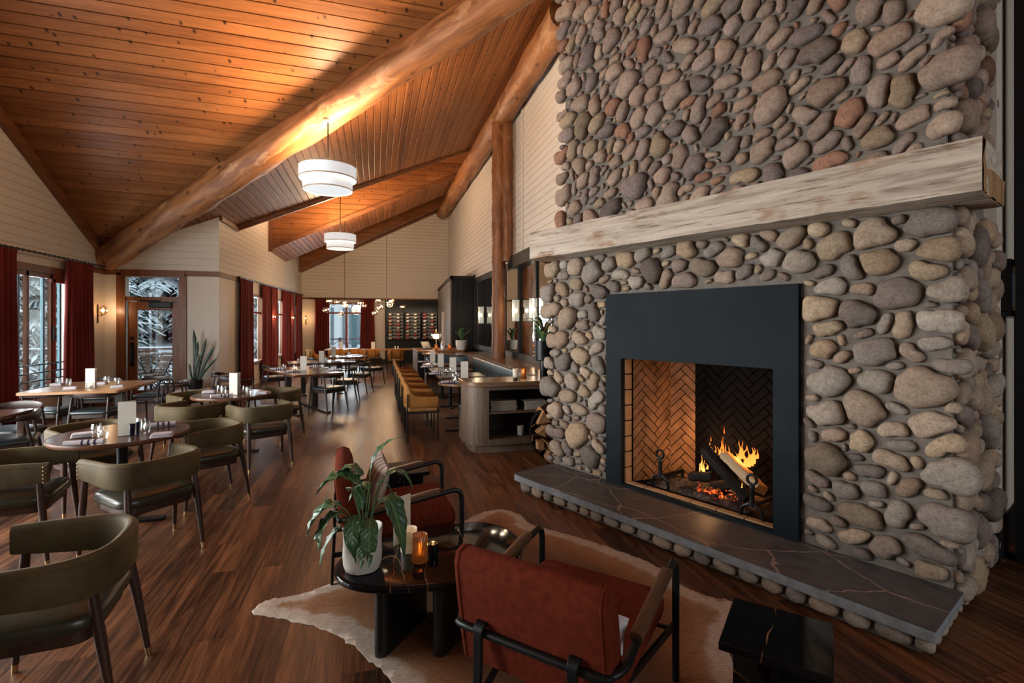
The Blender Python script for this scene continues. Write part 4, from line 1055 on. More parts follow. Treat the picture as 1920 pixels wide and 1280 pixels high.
# ------------------------------------------------------------------ rust lounge armchair: faces +y
def lounge_chair():
    t = T('lounge_armchair', '', 'armchair', group='rust lounge armchairs')
    W = .35
    # one tube: front leg, bend, sloping arm, rear bar round the back, other arm, other front leg
    half = [(W, .40, 0), (W, .40, .50), (W, .392, .545), (W, .365, .566), (W, .30, .563), (W, -.18, .475), (W, -.27, .455), (W-.03, -.335, .447), (W-.09, -.36, .445)]
    path = half+[(-x, y, z) for x, y, z in reversed(half)]
    sp = [Vector(path[0]), Vector(path[1])]+spline(path[1:-1], 4)[1:]+[Vector(path[-1])]
    MB().tube(sp, .0165, 10).build('tube_frame', M_BLACK, t)
    for s in (-1, 1):
        m = MB(); pts = [(.255, .562), (.20, .557), (.0, .520), (-.16, .490)]
        rings = []
        for k, (y, z) in enumerate(pts):
            w, h = .024, .020
            rings.append([(s*W-w, y, z-.006), (s*W-w, y, z+h), (s*W-w*.6, y, z+h+.006), (s*W+w*.6, y, z+h+.006), (s*W+w, y, z+h), (s*W+w, y, z-.006)])
        m.loft(rings).build('arm_pad', M_ARM, t, bevel=.003)
        # rear leg: flat tapered bar hooked over the rear tube
        lg = MB(); hk = spline([(s*.20, -.335, .45), (s*.20, -.345, .475), (s*.20, -.365, .480), (s*.20, -.382, .465), (s*.20, -.385, .43), (s*.20, -.385, .33), (s*.20, -.395, .15), (s*.20, -.40, 0)], 4)
        rings = []
        for i, p in enumerate(hk):
            a, b = hk[max(i-1, 0)], hk[min(i+1, len(hk)-1)]; d = (b-a).normalized(); nn = Vector((0, -d.z, d.y)); w = .024-.010*(i/len(hk))
            rings.append([tuple(p+Vector((w, 0, 0))+nn*.009), tuple(p+Vector((w, 0, 0))-nn*.009), tuple(p+Vector((-w, 0, 0))-nn*.009), tuple(p+Vector((-w, 0, 0))+nn*.009)])
        lg.loft(rings).build('rear_leg', M_BLACK, t, bevel=.002)
        MB().bar((s*(W-.005), .385, .27), (s*.20, -.385, .19), .016, .03).build('side_rail', M_BLACK, t)
    MB().tube([(-W, .40, .24), (W, .40, .24)], .011).build('front_stretcher', M_BLACK, t)
    cushion(rrect(.315, .33, .05, 5, 0, .03), 0, .13, .012, Matrix.Translation((0, .02, .29)) @ Matrix.Rotation(math.radians(4), 4, 'X')).build('seat_cushion', M_RUST, t, angle=60)
    # back cushion leaning back
    M = Matrix.Translation((0, -.275, .30)) @ Matrix.Rotation(math.radians(9), 4, 'X'); m = MB(); rings = []
    prof = [(-.05, 0), (-.055, .1), (-.055, .32), (-.05, .41), (-.028, .448), (.012, .455), (.045, .435), (.058, .38), (.062, .25), (.062, .1), (.055, 0)]
    for x, k in ((-.325, .82), (-.318, .94), (-.30, 1), (.30, 1), (.318, .94), (.325, .82)):
        rings.append([(x, .004+y*k, .22+(z-.22)*(.965+.035*k if k == 1 else .93+.06*k)) for y, z in prof])
    m.loft(rings, True, M); bc = m.build('back_cushion', M_RUST, t, angle=50)
    for x in (-.302, .302): MB().tube([tuple(M @ Vector((x, .004+y*1.01, z))) for y, z in prof], .004, 5).build('seam_piping', M_RUST, bc)
    return t
M_ARM = wood('armrest_wood', (.040, .018, .008), (.095, .046, .020), 1, 2, .4)
LC = lounge_chair()
ax, ay = .80, 2.04; place(LC, ax, ay, facing(ax, ay, ax+.735, ay+.68), 'rust armchair with black tube frame in the foreground, its back to the camera')
bx, by = .12, 3.60; place(LC, bx, by, facing(bx, by, bx+1, by+.06), 'rust armchair with black tube frame behind the leafy pot plant, facing the hearth')
# cushions on the armchairs
M_CUSH = NT('woven_cushion'); v_ = M_CUSH.co(); w_ = M_CUSH.n('ShaderNodeTexWave', i={'Vector': v_, 'Scale': 5.0, 'Distortion': 2.5, 'Detail': 2.0})
M_CUSH.bsdf((M_CUSH.ramp(w_, [(.25, (.42, .36, .31)), (.42, (.30, .13, .07)), (.6, (.40, .34, .30)), (.8, (.20, .15, .15))]), 0), .95, 0, .1, M_CUSH.bump(M_CUSH.noise(v_, 200, 2), .5, .004)); M_CUSH = M_CUSH.m
def pillow(name, label, loc, rot, w, h, d, mat):
    m = MB(); n = 14; vs = []; fs = []
    for sgn in (1, -1):
        b = len(vs)
        for j in range(n+1):
            for i in range(n+1):
                u, v = 2*i/n-1, 2*j/n-1; e = ((1-u*u)*(1-v*v))**.42; k = 1-.06*(u*u*v*v)
                vs.append((u*w/2*(1-.07*(1-abs(v))), sgn*d/2*e, v*h/2*(1-.07*(1-abs(u)))))
        for j in range(n):
            for i in range(n):
                a = b+j*(n+1)+i; q = (a, a+1, a+n+2, a+n+1); fs.append(q if sgn < 0 else q[::-1])
    o = m.add(vs, fs).build(name, mat, angle=180); o.location = loc; o.rotation_euler = rot; return tag(o, label, 'cushion')
pillow('throw_cushion', 'cream and terracotta patterned cushion leaning in the armchair behind the plant', (bx-.115, by-.06, .585), (math.radians(-16), math.radians(4), facing(0, 0, 1, .1)), .42, .33, .13, M_CUSH)
pillow('throw_cushion', 'pale cushion edge showing beside the back of the foreground armchair', (ax+.175*.68-.13*.735, ay-.175*.735-.13*.68, .465), (math.radians(-10), math.radians(6), facing(0, 0, .735, .68)), .25, .17, .10, M_LINEN)

# ------------------------------------------------------------------ tables
def round_table(loc, label, r=.47):
    t = T('round_table', label, 'table', (*loc, 0), 0, 'round walnut tables')
    tp = MB().prism(circle(r-.003, 56), .715, .747, bev=.003).build('tabletop', M_TABLE, t)
    m = MB(); rings = [[(rr*math.cos(2*PI*i/56), rr*math.sin(2*PI*i/56), z) for i in range(56)] for rr, z in ((r-.004, .712), (r, .716), (r+.002, .73), (r, .746), (r-.006, .7485))]
    m.loft(rings, False).build('edge_band', M_TEDGE, tp)
    MB().lathe([(.038, .02), (.038, .70), (.10, .705), (.10, .714)], n=20).build('pedestal', M_BLACK, t)
    MB().prism(rrect(.31, .045, .02), .0, .022, bev=.004).prism(rrect(.045, .31, .02), 0.0, .022, bev=.004).build('cross_base', M_BLACK, t)
    return t
round_table(T1, 'round walnut table in the left foreground set with two napkin rolls and a menu card', .476)
round_table(T2, 'round walnut table in the middle distance in front of the snake plant', .456)
def rect_table(name, loc, rz, hw, hd, label, top, group=None, legs='panel', edge=None):
    t = T(name, label, 'table', (*loc, 0), rz, group)
    MB().prism(rrect(hw, hd, .05, 6), .712, .75, bev=.004).build('tabletop', top, t)
    if legs == 'panel':
        for s in (-1, 1): MB().box(s*hw*.55-.05, s*hw*.55+.05, -.05, .05, .02, .712).box(s*hw*.55-.05, s*hw*.55+.05, -hd*.8, hd*.8, 0, .03).build('leg', M_BLACKW, t, bevel=.004)
    elif legs == 'four':
        for sx in (-1, 1):
            for sy in (-1, 1): MB().box(sx*(hw-.08)-.03, sx*(hw-.08)+.03, sy*(hd-.08)-.03, sy*(hd-.08)+.03, 0, .712).build('leg', top, t, bevel=.004)
    else:
        MB().lathe([(.032, .02), (.032, .712)], n=14).build('pedestal', M_BLACK, t)
        MB().prism(rrect(.26, .04, .02), 0, .02).prism(rrect(.04, .26, .02), 0, .02).build('cross_base', M_BLACK, t)
    return t
rect_table('dining_table', WT, 0, .58, .66, 'honey oak dining table in front of the near left window', M_OAKT, None, 'panel')
rect_table('dining_table', (-4.08, 6.05), 0, .60, .45, 'walnut dining table cut off by the left edge of the frame', M_TABLE, None, 'four')
rect_table('dining_table', T3, math.radians(25), .45, .93, 'long walnut dining table with menu card in front of the second red curtain', M_TABLE, 'long walnut tables', 'panel')
rect_table('dining_table', T4, math.radians(12), .72, .45, 'long walnut dining table directly behind the first long one', M_TABLE, 'long walnut tables', 'panel')
rt = round_table(T5, 'round walnut table furthest down the room before the mustard chairs', .52)
for px, lab in ((700, 'small honey oak table below the right red curtain at the end wall'), (750, 'small honey oak table below the wine cabinet')):
    x = atY(px+2, 18.35); rect_table('bistro_table', (x, 18.4), 0, .45, .34, lab, M_OAKT, 'small oak tables along the end wall', 'ped')
x = atY(640, 18.6); rect_table('bistro_table', (x, 18.7), 0, .55, .34, 'small honey oak table below the back window', M_OAKT, 'small oak tables along the end wall', 'ped')
BT = [(1.28, 7.75, 'round', 'small round walnut table at the near end of the banquette, partly behind the oak cabinet'), (1.42, 8.8, 'sq', 'square walnut table second from the near end of the banquette'), (1.42, 10.0, 'sq', 'square walnut table third from the near end of the banquette'), (1.42, 11.3, 'sq', 'square walnut table at the far end of the banquette')]
for x, y, k, lab in BT:
    if k == 'round':
        t = T('banquette_table', lab, 'table', (x, y, 0), 0, 'tables along the banquette'); tp = MB().prism(circle(.36, 40), .712, .75, bev=.004).build('tabletop', M_TABLE, t)
        MB().lathe([(.362, .716), (.364, .73), (.362, .746)], n=40, cap=False).build('edge_band', M_OAKT, tp)
        MB().lathe([(.03, .02), (.03, .712)], n=14).build('pedestal', M_BLACK, t); MB().prism(rrect(.26, .04, .02), 0, .02).prism(rrect(.04, .26, .02), 0, .02).build('cross_base', M_BLACK, t)
    else: rect_table('banquette_table', (x, y), 0, .40, .36, lab, M_TABLE, 'tables along the banquette', 'ped')

# black marble coffee table and two small black side tables
ct = T('coffee_table', 'black marble coffee table with rounded edge on thick slab legs, holding the pot plant', 'table', (.29, 2.83, 0))
out = smooth_poly([(-.49, .04), (-.47, -.16), (-.32, -.29), (-.05, -.345), (.15, -.34), (.40, -.25), (.53, -.02), (.50, .22), (.36, .37), (.18, .38), (-.08, .33), (-.34, .24)], 6)
m = MB(); rings = []
for d, z in ((.02, .338), (.006, .343), (0, .355), (0, .366), (.006, .376), (.018, .380)): rings.append([(x, y, z) for x, y in inset(out, d)])
m.loft(rings).build('marble_top', M_MARBLE, ct, angle=50)
M_LACQ = simple('black_lacquer', (.008, .008, .009), .35)
def slab(p, q, th, z1):
    p, q = Vector(p), Vector(q); d = (q-p).normalized(); n = Vector((-d.y, d.x)); pts = []
    for c, s0 in ((p, PI/2), (q, -PI/2)):
        for k in range(7):
            a = s0+PI*k/6; pts.append(tuple(c+d*math.cos(a)*th/2+n*math.sin(a)*th/2))
    return MB().prism(pts, .008, z1)
for p, q in (((.03-.29, 2.60-2.83), (.24-.29, 2.88-2.83)), ((.31-.29, 2.50-2.83+.03), (.52-.29, 2.78-2.83)), ((.50-.29, 3.08-2.83), (.62-.29, 2.95-2.83))):
    slab(p, q, .075, .345).build('slab_leg', M_LACQ, ct)
def side_table(loc, rz, label):
    t = T('side_table', label, 'side table', (*loc, 0), rz, 'small black marble side tables')
    MB().box(-.18, .18, -.18, .18, .445, .475).build('marble_top', M_MARBLE, t, bevel=.003)
    MB().box(-.013, .013, -.155, .155, .0, .446).build('slab_leg', M_MARBLE, t); MB().box(-.155, .155, -.014, .014, 0, .445).box(-.155, .155, .13, .155, 0, .445).build('slab_leg', M_MARBLE, t)
    return t
side_table((1.475, 1.60), math.radians(43)-PI/2, 'small black marble side table at the bottom right, beside the foreground armchair')
side_table((.22, 4.22), math.radians(4), 'small black marble side table behind the plant, beside the further armchair')

# cowhide rug
rug = [(-.68, 3.17), (-.62, 3.29), (-.45, 3.31), (-.27, 3.40), (-.12, 3.52), (.1, 3.62), (.35, 3.78), (.55, 4.0), (.75, 4.22), (.90, 4.33), (1.06, 4.36), (1.19, 4.22), (1.23, 3.98), (1.40, 3.76), (1.57, 3.54), (1.74, 3.28), (1.84, 3.06), (1.86, 2.80), (1.93, 2.66), (2.04, 2.56), (1.96, 2.40), (1.80, 2.28), (1.62, 2.0), (1.55, 1.75), (1.3, 1.5), (.95, 1.3), (.6, 1.25), (.35, 1.5), (.3, 1.8), (.18, 2.1), (.09, 2.35), (0, 2.52), (-.13, 2.73), (-.28, 2.90), (-.50, 3.06)]
out = smooth_poly(rug, 8); rr_ = random.Random(4); out = [(x+rr_.gauss(0, .0045), y+rr_.gauss(0, .0045)) for x, y in out]
bm = bmesh.new(); V = [bm.verts.new((x, y, 0)) for x, y in out]; bm.faces.new(V); bmesh.ops.triangulate(bm, faces=bm.faces[:])
xs = [p[0] for p in out]; ys = [p[1] for p in out]
for k in range(44):
    x = min(xs)+(max(xs)-min(xs))*(k+.5)/44; bmesh.ops.bisect_plane(bm, geom=bm.verts[:]+bm.edges[:]+bm.faces[:], plane_co=(x, 0, 0), plane_no=(1, 0, 0))
for k in range(44):
    y = min(ys)+(max(ys)-min(ys))*(k+.5)/44; bmesh.ops.bisect_plane(bm, geom=bm.verts[:]+bm.edges[:]+bm.faces[:], plane_co=(0, y, 0), plane_no=(0, 1, 0))
me = bpy.data.meshes.new('cowhide_rug'); OA = np.array(out)
def dist(x, y): return float(np.sqrt(((OA-np.array([x, y]))**2).sum(1)).min())
ed = []
for v in bm.verts:
    e = dist(v.co.x, v.co.y); ed.append(min(1, e/.42)); v.co.z = .004+.006*min(1, e/.05)+.003*mnoise.noise(Vector((v.co.x*7, v.co.y*7, 0)))*min(1, e/.05)
bmesh.ops.recalc_face_normals(bm, faces=bm.faces[:]); bm.to_mesh(me); bm.free()
at = me.attributes.new('edge', 'FLOAT', 'POINT'); at.data.foreach_set('value', ed)
me.polygons.foreach_set('use_smooth', [True]*len(me.polygons)); me.materials.append(cowhide_mat())
o = bpy.data.objects.new('cowhide_rug', me); COL.objects.link(o); tag(o, 'brown cowhide rug with pale edges on the floor under the lounge furniture', 'rug')
sm = o.modifiers.new('thickness', 'SOLIDIFY'); sm.thickness = .004; sm.offset = -1
# ------------------------------------------------------------------ oak cabinet, banquette, ledge, waiter station
M_OAK = wood('grey_brown_oak', (.080, .050, .034), (.165, .112, .078), 2, 2.2, .5, bump=.08)
M_OAKTOP = wood('oak_counter', (.10, .052, .028), (.21, .12, .065), 0, 1.6, .22, spec=.6, bump=.05)
M_BANQ = simple('teal_blue_leather', (.020, .050, .066), .42, var=.35, nscale=5, bump=.1, bscale=60)
M_INNER = wood('dark_shelf_interior', (.025, .017, .012), (.05, .036, .027), 2, 2, .6)
cb = T('oak_cabinet', 'rounded grey oak cabinet with open shelves at the near end of the banquette', 'cabinet', (1.12, 6.27, 0))
def rc(x1, y1, r, o=0): # plan outline with a rounded near left corner
    p = [(-o, y1)]+[(r-o-(r)*math.cos(a)*1.0+0, r-o-r*math.sin(a)) for a in [PI/2*k/10 for k in range(11)]]+[(x1, -o), (x1, y1)]
    return p
xo = atY(917, 6.27)-1.12
body = MB().prism([(0, .58), (0, .24)]+[(.24-.24*math.cos(a), .24-.24*math.sin(a)) for a in [PI/2*k/12 for k in range(1, 13)]]+[(xo, 0), (xo, .58)], .10, .845)
body.box(xo, 1.28, .0, .58, .10, .175).box(xo, 1.28, .54, .58, .175, .845).box(1.26, 1.28, 0, .58, .175, .845).box(xo, 1.28, 0, .58, .80, .845)
body.build('cabinet_body', M_OAK, cb, angle=30)
MB().box(xo+.002, 1.26, .53, .54, .175, .80).build('back_panel', M_INNER, cb)
zs = EYE-(772-HORIZON)*6.5/F_PX
MB().box(xo, 1.26, .01, .54, zs-.018, zs+.004).build('shelf', M_OAK, cb)
MB().prism([(.05, .56), (.05, .20), (.10, .09), (.20, .05), (1.28, .05), (1.28, .56)], 0, .10).build('plinth', M_OAK, cb)
MB().prism([(-.03, .60), (-.03, .22)]+[(.22-.25*math.cos(a), .22-.25*math.sin(a)) for a in [PI/2*k/12 for k in range(1, 13)]]+[(1.30, -.03), (1.30, .60)], .845, .905, bev=.006).build('countertop', M_OAKTOP, cb)
bq = T('banquette', 'teal blue leather banquette with oak base along the mirrored wall', 'banquette', (1.15, 6.88, 0))
def off_path(d, k=10):   # U-shaped back line offset inwards by d (world minus origin)
    p = [(.02, .0+d), (.85, .0+d)]
    p += [(1.20-d-.25+.25*math.sin(a), d+.25-.25*math.cos(a)) for a in [PI/2*i/k for i in range(1, k+1)]]
    p += [(1.20-d, 2.0), (1.20-d, 4.6)]
    p += [(1.20-d-.55+.55*math.cos(a), 4.95+(.75-d)*math.sin(a)) for a in [PI/2*i/k for i in range(1, k+1)]]
    p += [(.0, 5.70-d)]
    return p
def strip(p, q, z0, z1, lean=0):
    m = MB(); rings = []
    for a, b in zip(p, q): rings.append([(*a, z0), (*a, z1), (*b, z1), (*b, z0)])
    return m.loft(rings)
band(off_path(.05), lambda f: .44, lambda f: .865, .09).build('back', M_BANQ, bq, angle=60)
strip(off_path(.10), off_path(.50), .40, .46).build('seat', M_BANQ, bq, bevel=.02)
strip(off_path(.0), off_path(.46), .0, .40).build('base', M_OAK, bq)
ld = [(1.17, 6.90), (2.28, 6.90), (2.30, 7.2), (2.30, 11.5)]+[(1.75+.55*math.cos(a)+.03, 11.83+.75*math.sin(a)) for a in [PI/2*i/10 for i in range(1, 11)]]+[(1.13, 12.58), (1.13, 13.2), (2.93, 13.2), (2.93, 6.90)]
lp = [(2.24, 6.92), (2.24, 11.5)]+[(1.75+.49*math.cos(a), 11.83+.69*math.sin(a)) for a in [PI/2*i/10 for i in range(1, 11)]]+[(1.13, 12.52), (1.13, 13.2), (2.93, 13.2), (2.93, 6.92)]
o = MB().prism(lp[::-1], .868, .90, bev=.004).build('oak_ledge', M_OAKTOP); tag(o, 'oak ledge running behind the banquette under the mirrors', 'ledge')
o = MB().prism([(2.36, 6.92), (2.36, 11.6), (2.1, 12.4), (1.3, 12.62), (1.3, 13.1), (2.92, 13.1), (2.92, 6.92)][::-1], 0, .866).build('ledge_carcass', M_OAK); tag(o, None, None, None, 'structure'); o.name = 'trim_12'
st = T('waiter_station', 'waiter station counter with glossy oak top and pale drawers behind the banquette', 'counter', (1.05, 13.22, 0))
MB().box(0, 1.15, .0, 1.75, .10, .90).build('station_body', M_BLACKP, st)
MB().box(-.03, 1.18, -.01, 1.78, .90, .94).build('station_top', M_OAKT, st, bevel=.004)
for k in range(3): MB().box(-.02, .0, .06+k*.57, .58+k*.57, .18, .86).build('drawer_front', M_OAK, st, bevel=.004)
MB().box(.03, 1.15, .04, 1.7, 0, .10).build('station_plinth', M_BLACKP, st)

# mirrored wall with black header, mullions and sill
mw = T('mirror_wall', 'row of tall black-framed mirrors along the right wall above the ledge', 'mirror', (XR, 0, 0))
MIR = NT('mirror_glass'); MIR.bsdf((.62, .62, .60), .015, 1.0); MIR = MIR.m
mull = [15.3, atX(899, XR), atX(929, XR)-.1, atX(949, XR), atX(977, XR), atX(1009, XR), 7.7]
for a, b in zip(mull, mull[1:]): MB().box(-.03, -.015, b+.05, a-.05, 1.02, 2.86).build('mirror_pane', MIR, mw)
for y in mull: MB().box(-.06, .0, y-.06, y+.06, .98, 2.9).build('mullion', M_BLACKP, mw)
MB().box(-.10, 0, 5.9, 15.35, .902, 1.03).build('sill', M_BLACKP, mw)
MB().box(-.05, 0, PY_, 15.4, 2.86, 3.02).box(-.16, 0, 5.9, PY_-.1, 2.84, 3.09).build('header', M_BLACKP, mw)
S('trim_13', MB().box(XR-.03, XR, PY_-.78, PY_-.68, 3.1, 6.3), M_SHIP)
S('trim_14', MB().box(XR-.04, XR, 15.3, 15.42, 3.08, 3.14), M_BLACKP)
# dark slatted block at the far right
bl = MB().prism([(2.24, 15.4), (2.93, 15.4), (2.93, 21.4), (2.58, 21.4)], 0, 3.05); S('wall_dark_block', bl, M_BLACKP)
b = MB(); a0, a1_ = Vector((2.22, 15.4)), Vector((2.56, 21.4))
for k in range(26): p = a0.lerp(a1_, (k+.5)/26); b.box(p.x-.035, p.x+.01, p.y-.05, p.y+.05, .9, 2.98)
S('trim_15', b, simple('grey_slats', (.16, .14, .12), .5))
S('trim_16', MB().box(2.18, 2.96, 15.34, 15.42, 3.0, 3.10).prism([(2.18, 15.34), (2.26, 15.34), (2.62, 21.4), (2.50, 21.4)], 3.0, 3.10), M_BLACKP)
b = MB()
for k in range(4): b.box(2.24+k*.17, 2.245+k*.17+.004, 15.385, 15.4, .92, 3.0)
S('trim_17', b, M_BLACK)
p0 = a0.lerp(a1_, .42); o = MB().box(p0.x-.09, p0.x-.04, p0.y-.25, p0.y+.25, .95, 2.05).build('wall_panel', simple('pale_satin_panel', (.45, .42, .38), .3)); tag(o, 'tall pale satin panel on the slatted side wall by the waiter station', 'panel')
S('wall_wine', MB().box(.36, 2.60, YB-.10, YB-.005, 0, 2.62), M_BLACKP)

# wine display
M_BOT = simple('dark_bottle_glass', (.010, .016, .010), .12, 0, .6); M_BOTR = simple('red_bottle_glass', (.03, .006, .006), .12, 0, .6)
LABM = [simple('label_cream', (.55, .48, .36), .7), simple('label_orange', (.60, .20, .06), .7), simple('label_red', (.42, .04, .03), .6), simple('label_teal', (.10, .30, .28), .6), simple('label_white', (.62, .62, .58), .7)]
M_RACK = simple('pale_rack_back', (.26, .24, .22), .6)
WC = [(atY(726, YB-.2), atY(756, YB-.2), 'left'), (atY(759, YB-.2), atY(788, YB-.2), 'middle'), (atY(791, YB-.2), atY(819, YB-.2), 'right')]
zt_, zb_ = 2.10, .98; rw = random.Random(9)
def bottle_proto(mat):
    m = MB(); pr = [(.002, 0), (.034, .0), (.038, .006), (.038, .185), (.032, .215), (.016, .245), (.0145, .29), (.0155, .292), (.0155, .305), (.002, .306)]
    m.lathe(pr, n=14, M=Matrix.Rotation(PI/2, 4, 'Y')); return m
bm_ = bottle_proto(M_BOT).build('wine_bottle', M_BOT); bottle_mesh = bm_.data; bpy.data.objects.remove(bm_)
lm_ = MB().lathe([(.0388, .05), (.0388, .15)], n=14, M=Matrix.Rotation(PI/2, 4, 'Y'), cap=False).build('label', LABM[0]); lmesh = lm_.data; bpy.data.objects.remove(lm_)
LMESH = []
for mm in LABM: d = lmesh.copy(); d.materials.clear(); d.materials.append(mm); LMESH.append(d)
BMESH = [bottle_mesh]; d = bottle_mesh.copy(); d.materials.clear(); d.materials.append(M_BOTR); BMESH.append(d)
LNAME = ['cream', 'orange', 'red', 'teal', 'white']
for x0, x1, nm in WC:
    t = T('wine_rack', 'backlit wall rack of wine bottles, the %s one of three' % nm, 'wine rack', (x0, YB-.10, 0), 0, 'wall wine racks')
    MB().box(0, x1-x0, -.02, 0, zb_, zt_).build('rack_back', M_RACK, t)
    b = MB().box(-.015, .0, -.16, 0, zb_-.01, zt_+.01).box(x1-x0, x1-x0+.015, -.16, 0, zb_-.01, zt_+.01).box(0, x1-x0, -.16, 0, zt_, zt_+.015).box(0, x1-x0, -.16, 0, zb_-.015, zb_); b.build('rack_frame', M_BLACK, t)
    for r in range(8):
        z = zt_-(r+.62)*(zt_-zb_)/8
        MB().box(.0, x1-x0, -.13, -.12, z-.045, z-.038).box(.0, x1-x0, -.05, -.04, z-.045, z-.038).build('rack_rail', M_BLACK, t)
        for k in range(2):
            li = rw.choice([0, 0, 1, 2, 4, 0, 2, 1] if r > 2 else [0, 2, 0, 4]); li = 3 if (r, k, nm) == (4, 0, 'left') else li
            o = bpy.data.objects.new('wine_bottle', rw.choice(BMESH)); COL.objects.link(o)
            o.location = (x0+(x1-x0)*(.02+.5*k), YB-.185, z)
            tag(o, '%s %s-labelled bottle in the %s row from the top, %s wine rack' % (('left', 'right')[k], LNAME[li], ORD[r+1], nm), 'wine bottle', 'wine bottles on the wall racks')
            l = bpy.data.objects.new('paper_label', LMESH[li]); COL.objects.link(l); l.parent = o
for i, (x0, x1, nm) in enumerate(WC): 
    d = bpy.data.lights.new('rack_light', 'AREA'); d.shape = 'RECTANGLE'; d.size = .55; d.size_y = .05; d.energy = 1.2; d.color = (1, .82, .6)
    o = bpy.data.objects.new('rack_light', d); COL.objects.link(o); o.location = ((x0+x1)/2, YB-.55, 2.2); o.rotation_euler = (math.radians(28), 0, 0)

# ------------------------------------------------------------------ curtains and rods
def cloth_mat():
    N = NT('red_velvet_curtain'); v = N.co('Object', (1, 1, .3)); n1 = N.noise(v, 3, 3)
    N.bsdf((N.ramp(n1, [(.3, (.095, .010, .008)), (.7, (.175, .020, .013))]), 0), .8, 0, .15, None, Sheen_Weight=.1); return N.m
M_CURT = cloth_mat()
def curtain(p, q, zt, zb, label, seed=0, fold=.11, amp=.045, group='red velvet curtains'):
    p, q = Vector(p), Vector(q); L = (q-p).length; d = (q-p)/L; n = Vector((-d.y, d.x)); c = (p+q)/2
    k = max(10, int(L/fold*8)); m = MB(); rs = random.Random(seed); ph = rs.random()*6; zs = [zt, zt-.06, zt-.12, zt-.8, (zt+zb)/2, zb+.4, zb]; rings = []
    for j, z in enumerate(zs):
        f = j/(len(zs)-1); ring = []; wdt = 1-.10*math.sin(PI*min(1, f*1.3))
        for i in range(k+1):
            s_ = i/k; u = (s_-.5)*L*wdt; a = amp*(.75+.5*f)*(1+.35*math.sin(s_*9+seed)); w = a*math.sin(2*PI*s_*L/fold+ph+.5*math.sin(s_*7+f*2)); pt = c+d*u+n*w-c
            ring.append((pt.x, pt.y, z))
        rings.append(ring)
    m.loft(rings, False, None, False); o = m.build('curtain', M_CURT, angle=180); o.location = (c.x, c.y, 0); s_ = o.modifiers.new('thickness', 'SOLIDIFY'); s_.thickness = .006
    return tag(o, label, 'curtain', group)
def rod(p, q, label):
    p, q = Vector(p), Vector(q); t = T('curtain_rod', label, 'curtain rod', p); d = q-p
    MB().tube([(0, 0, 0), d], .014).build('rod', M_BLACK, t)
    for e in (Vector((0, 0, 0)), d): MB().ball(e, .028).build('finial', M_BLACK, t)
    n = min(40, int(d.length/.13)); g0 = MB().add(*torus_pts(Vector((0, 0, 0)), d.normalized(), .022, .004)).build('ring', M_BLACK, t)
    for k in range(n):
        g = g0 if k == 0 else g0.copy()
        if k: COL.objects.link(g)
        g.location = d*((k+.5)/n)
def torus_pts(c, ax, R, r, n=10, k=5):
    u = ax.cross(Vector((0, 0, 1))).normalized(); w = u.cross(ax); vs = []; fs = []
    for i in range(n):
        a = 2*PI*i/n; e = u*math.cos(a)+w*math.sin(a)
        for j in range(k): b = 2*PI*j/k; vs.append(c+e*(R+r*math.cos(b))+ax*r*math.sin(b))
    for i in range(n):
        for j in range(k): fs.append((i*k+j, ((i+1) % n)*k+j, ((i+1) % n)*k+(j+1) % k, i*k+(j+1) % k))
    return vs, fs
xr = XL+.14
rod((xr, 8.3, 2.79), (xr, 11.98, 2.79), 'black curtain rod above the near left window')
curtain((xr, 8.75), (xr, atX(29, xr)), 2.77, .05, 'dark red curtain cut off by the left edge of the frame', 1)
curtain((xr, atX(124, xr)), (xr, atX(176, xr)), 2.77, .05, 'red curtain between the near left window and the wall lamp by the door', 2)
WLM = Matrix.Translation((XW, 12.3, 0)) @ Matrix.Rotation(-ang, 4, 'Z')
def wlp(s_, off=.075): p = WLM @ Vector((off, s_, 0)); return (p.x, p.y)
def wpx(px, off=.075):   # distance along the wall for a curtain standing off it
    lo, hi = 0.0, 12.0
    for _ in range(40):
        md = (lo+hi)/2; X, Y = wlp(md, off); d = X*SY+Y*CY; xx = 960+F_PX*(X*CY-Y*SY)/d
        if xx < px: lo = md
        else: hi = md
    return lo
rod((*wlp(wpx(449)), 2.76), (*wlp(9.1), 2.76), 'long black curtain rod on the far left wall')
for i, (a, b, lab) in enumerate(((449, 473, 'red curtain at the near end of the far left wall, behind the second round table'), (491, 505, 'red curtain on the near side of the middle wall lamp of the far left wall'), (508, 520, 'red curtain on the far side of the first lamp of the far left wall'),
        (531, 541, 'red curtain on the near side of the second lamp of the far left wall'), (543.5, 551, 'red curtain on the far side of the second lamp of the far left wall'), (556, 566, 'red curtain in the far left corner of the room'))):
    curtain(wlp(wpx(a)), wlp(wpx(b)), 2.74, .05, lab, 10+i, .13, .032)
rod((-2.5, YB-.14, 2.63), (.2, YB-.14, 2.63), 'black curtain rod above the back window')
curtain((atY(589, YB-.14), YB-.14), (atY(618, YB-.14), YB-.14), 2.61, .3, 'red curtain at the left of the back window', 21)
curtain((atY(675, YB-.14), YB-.14), (atY(703, YB-.14), YB-.14), 2.61, .3, 'red curtain at the right of the back window', 22)

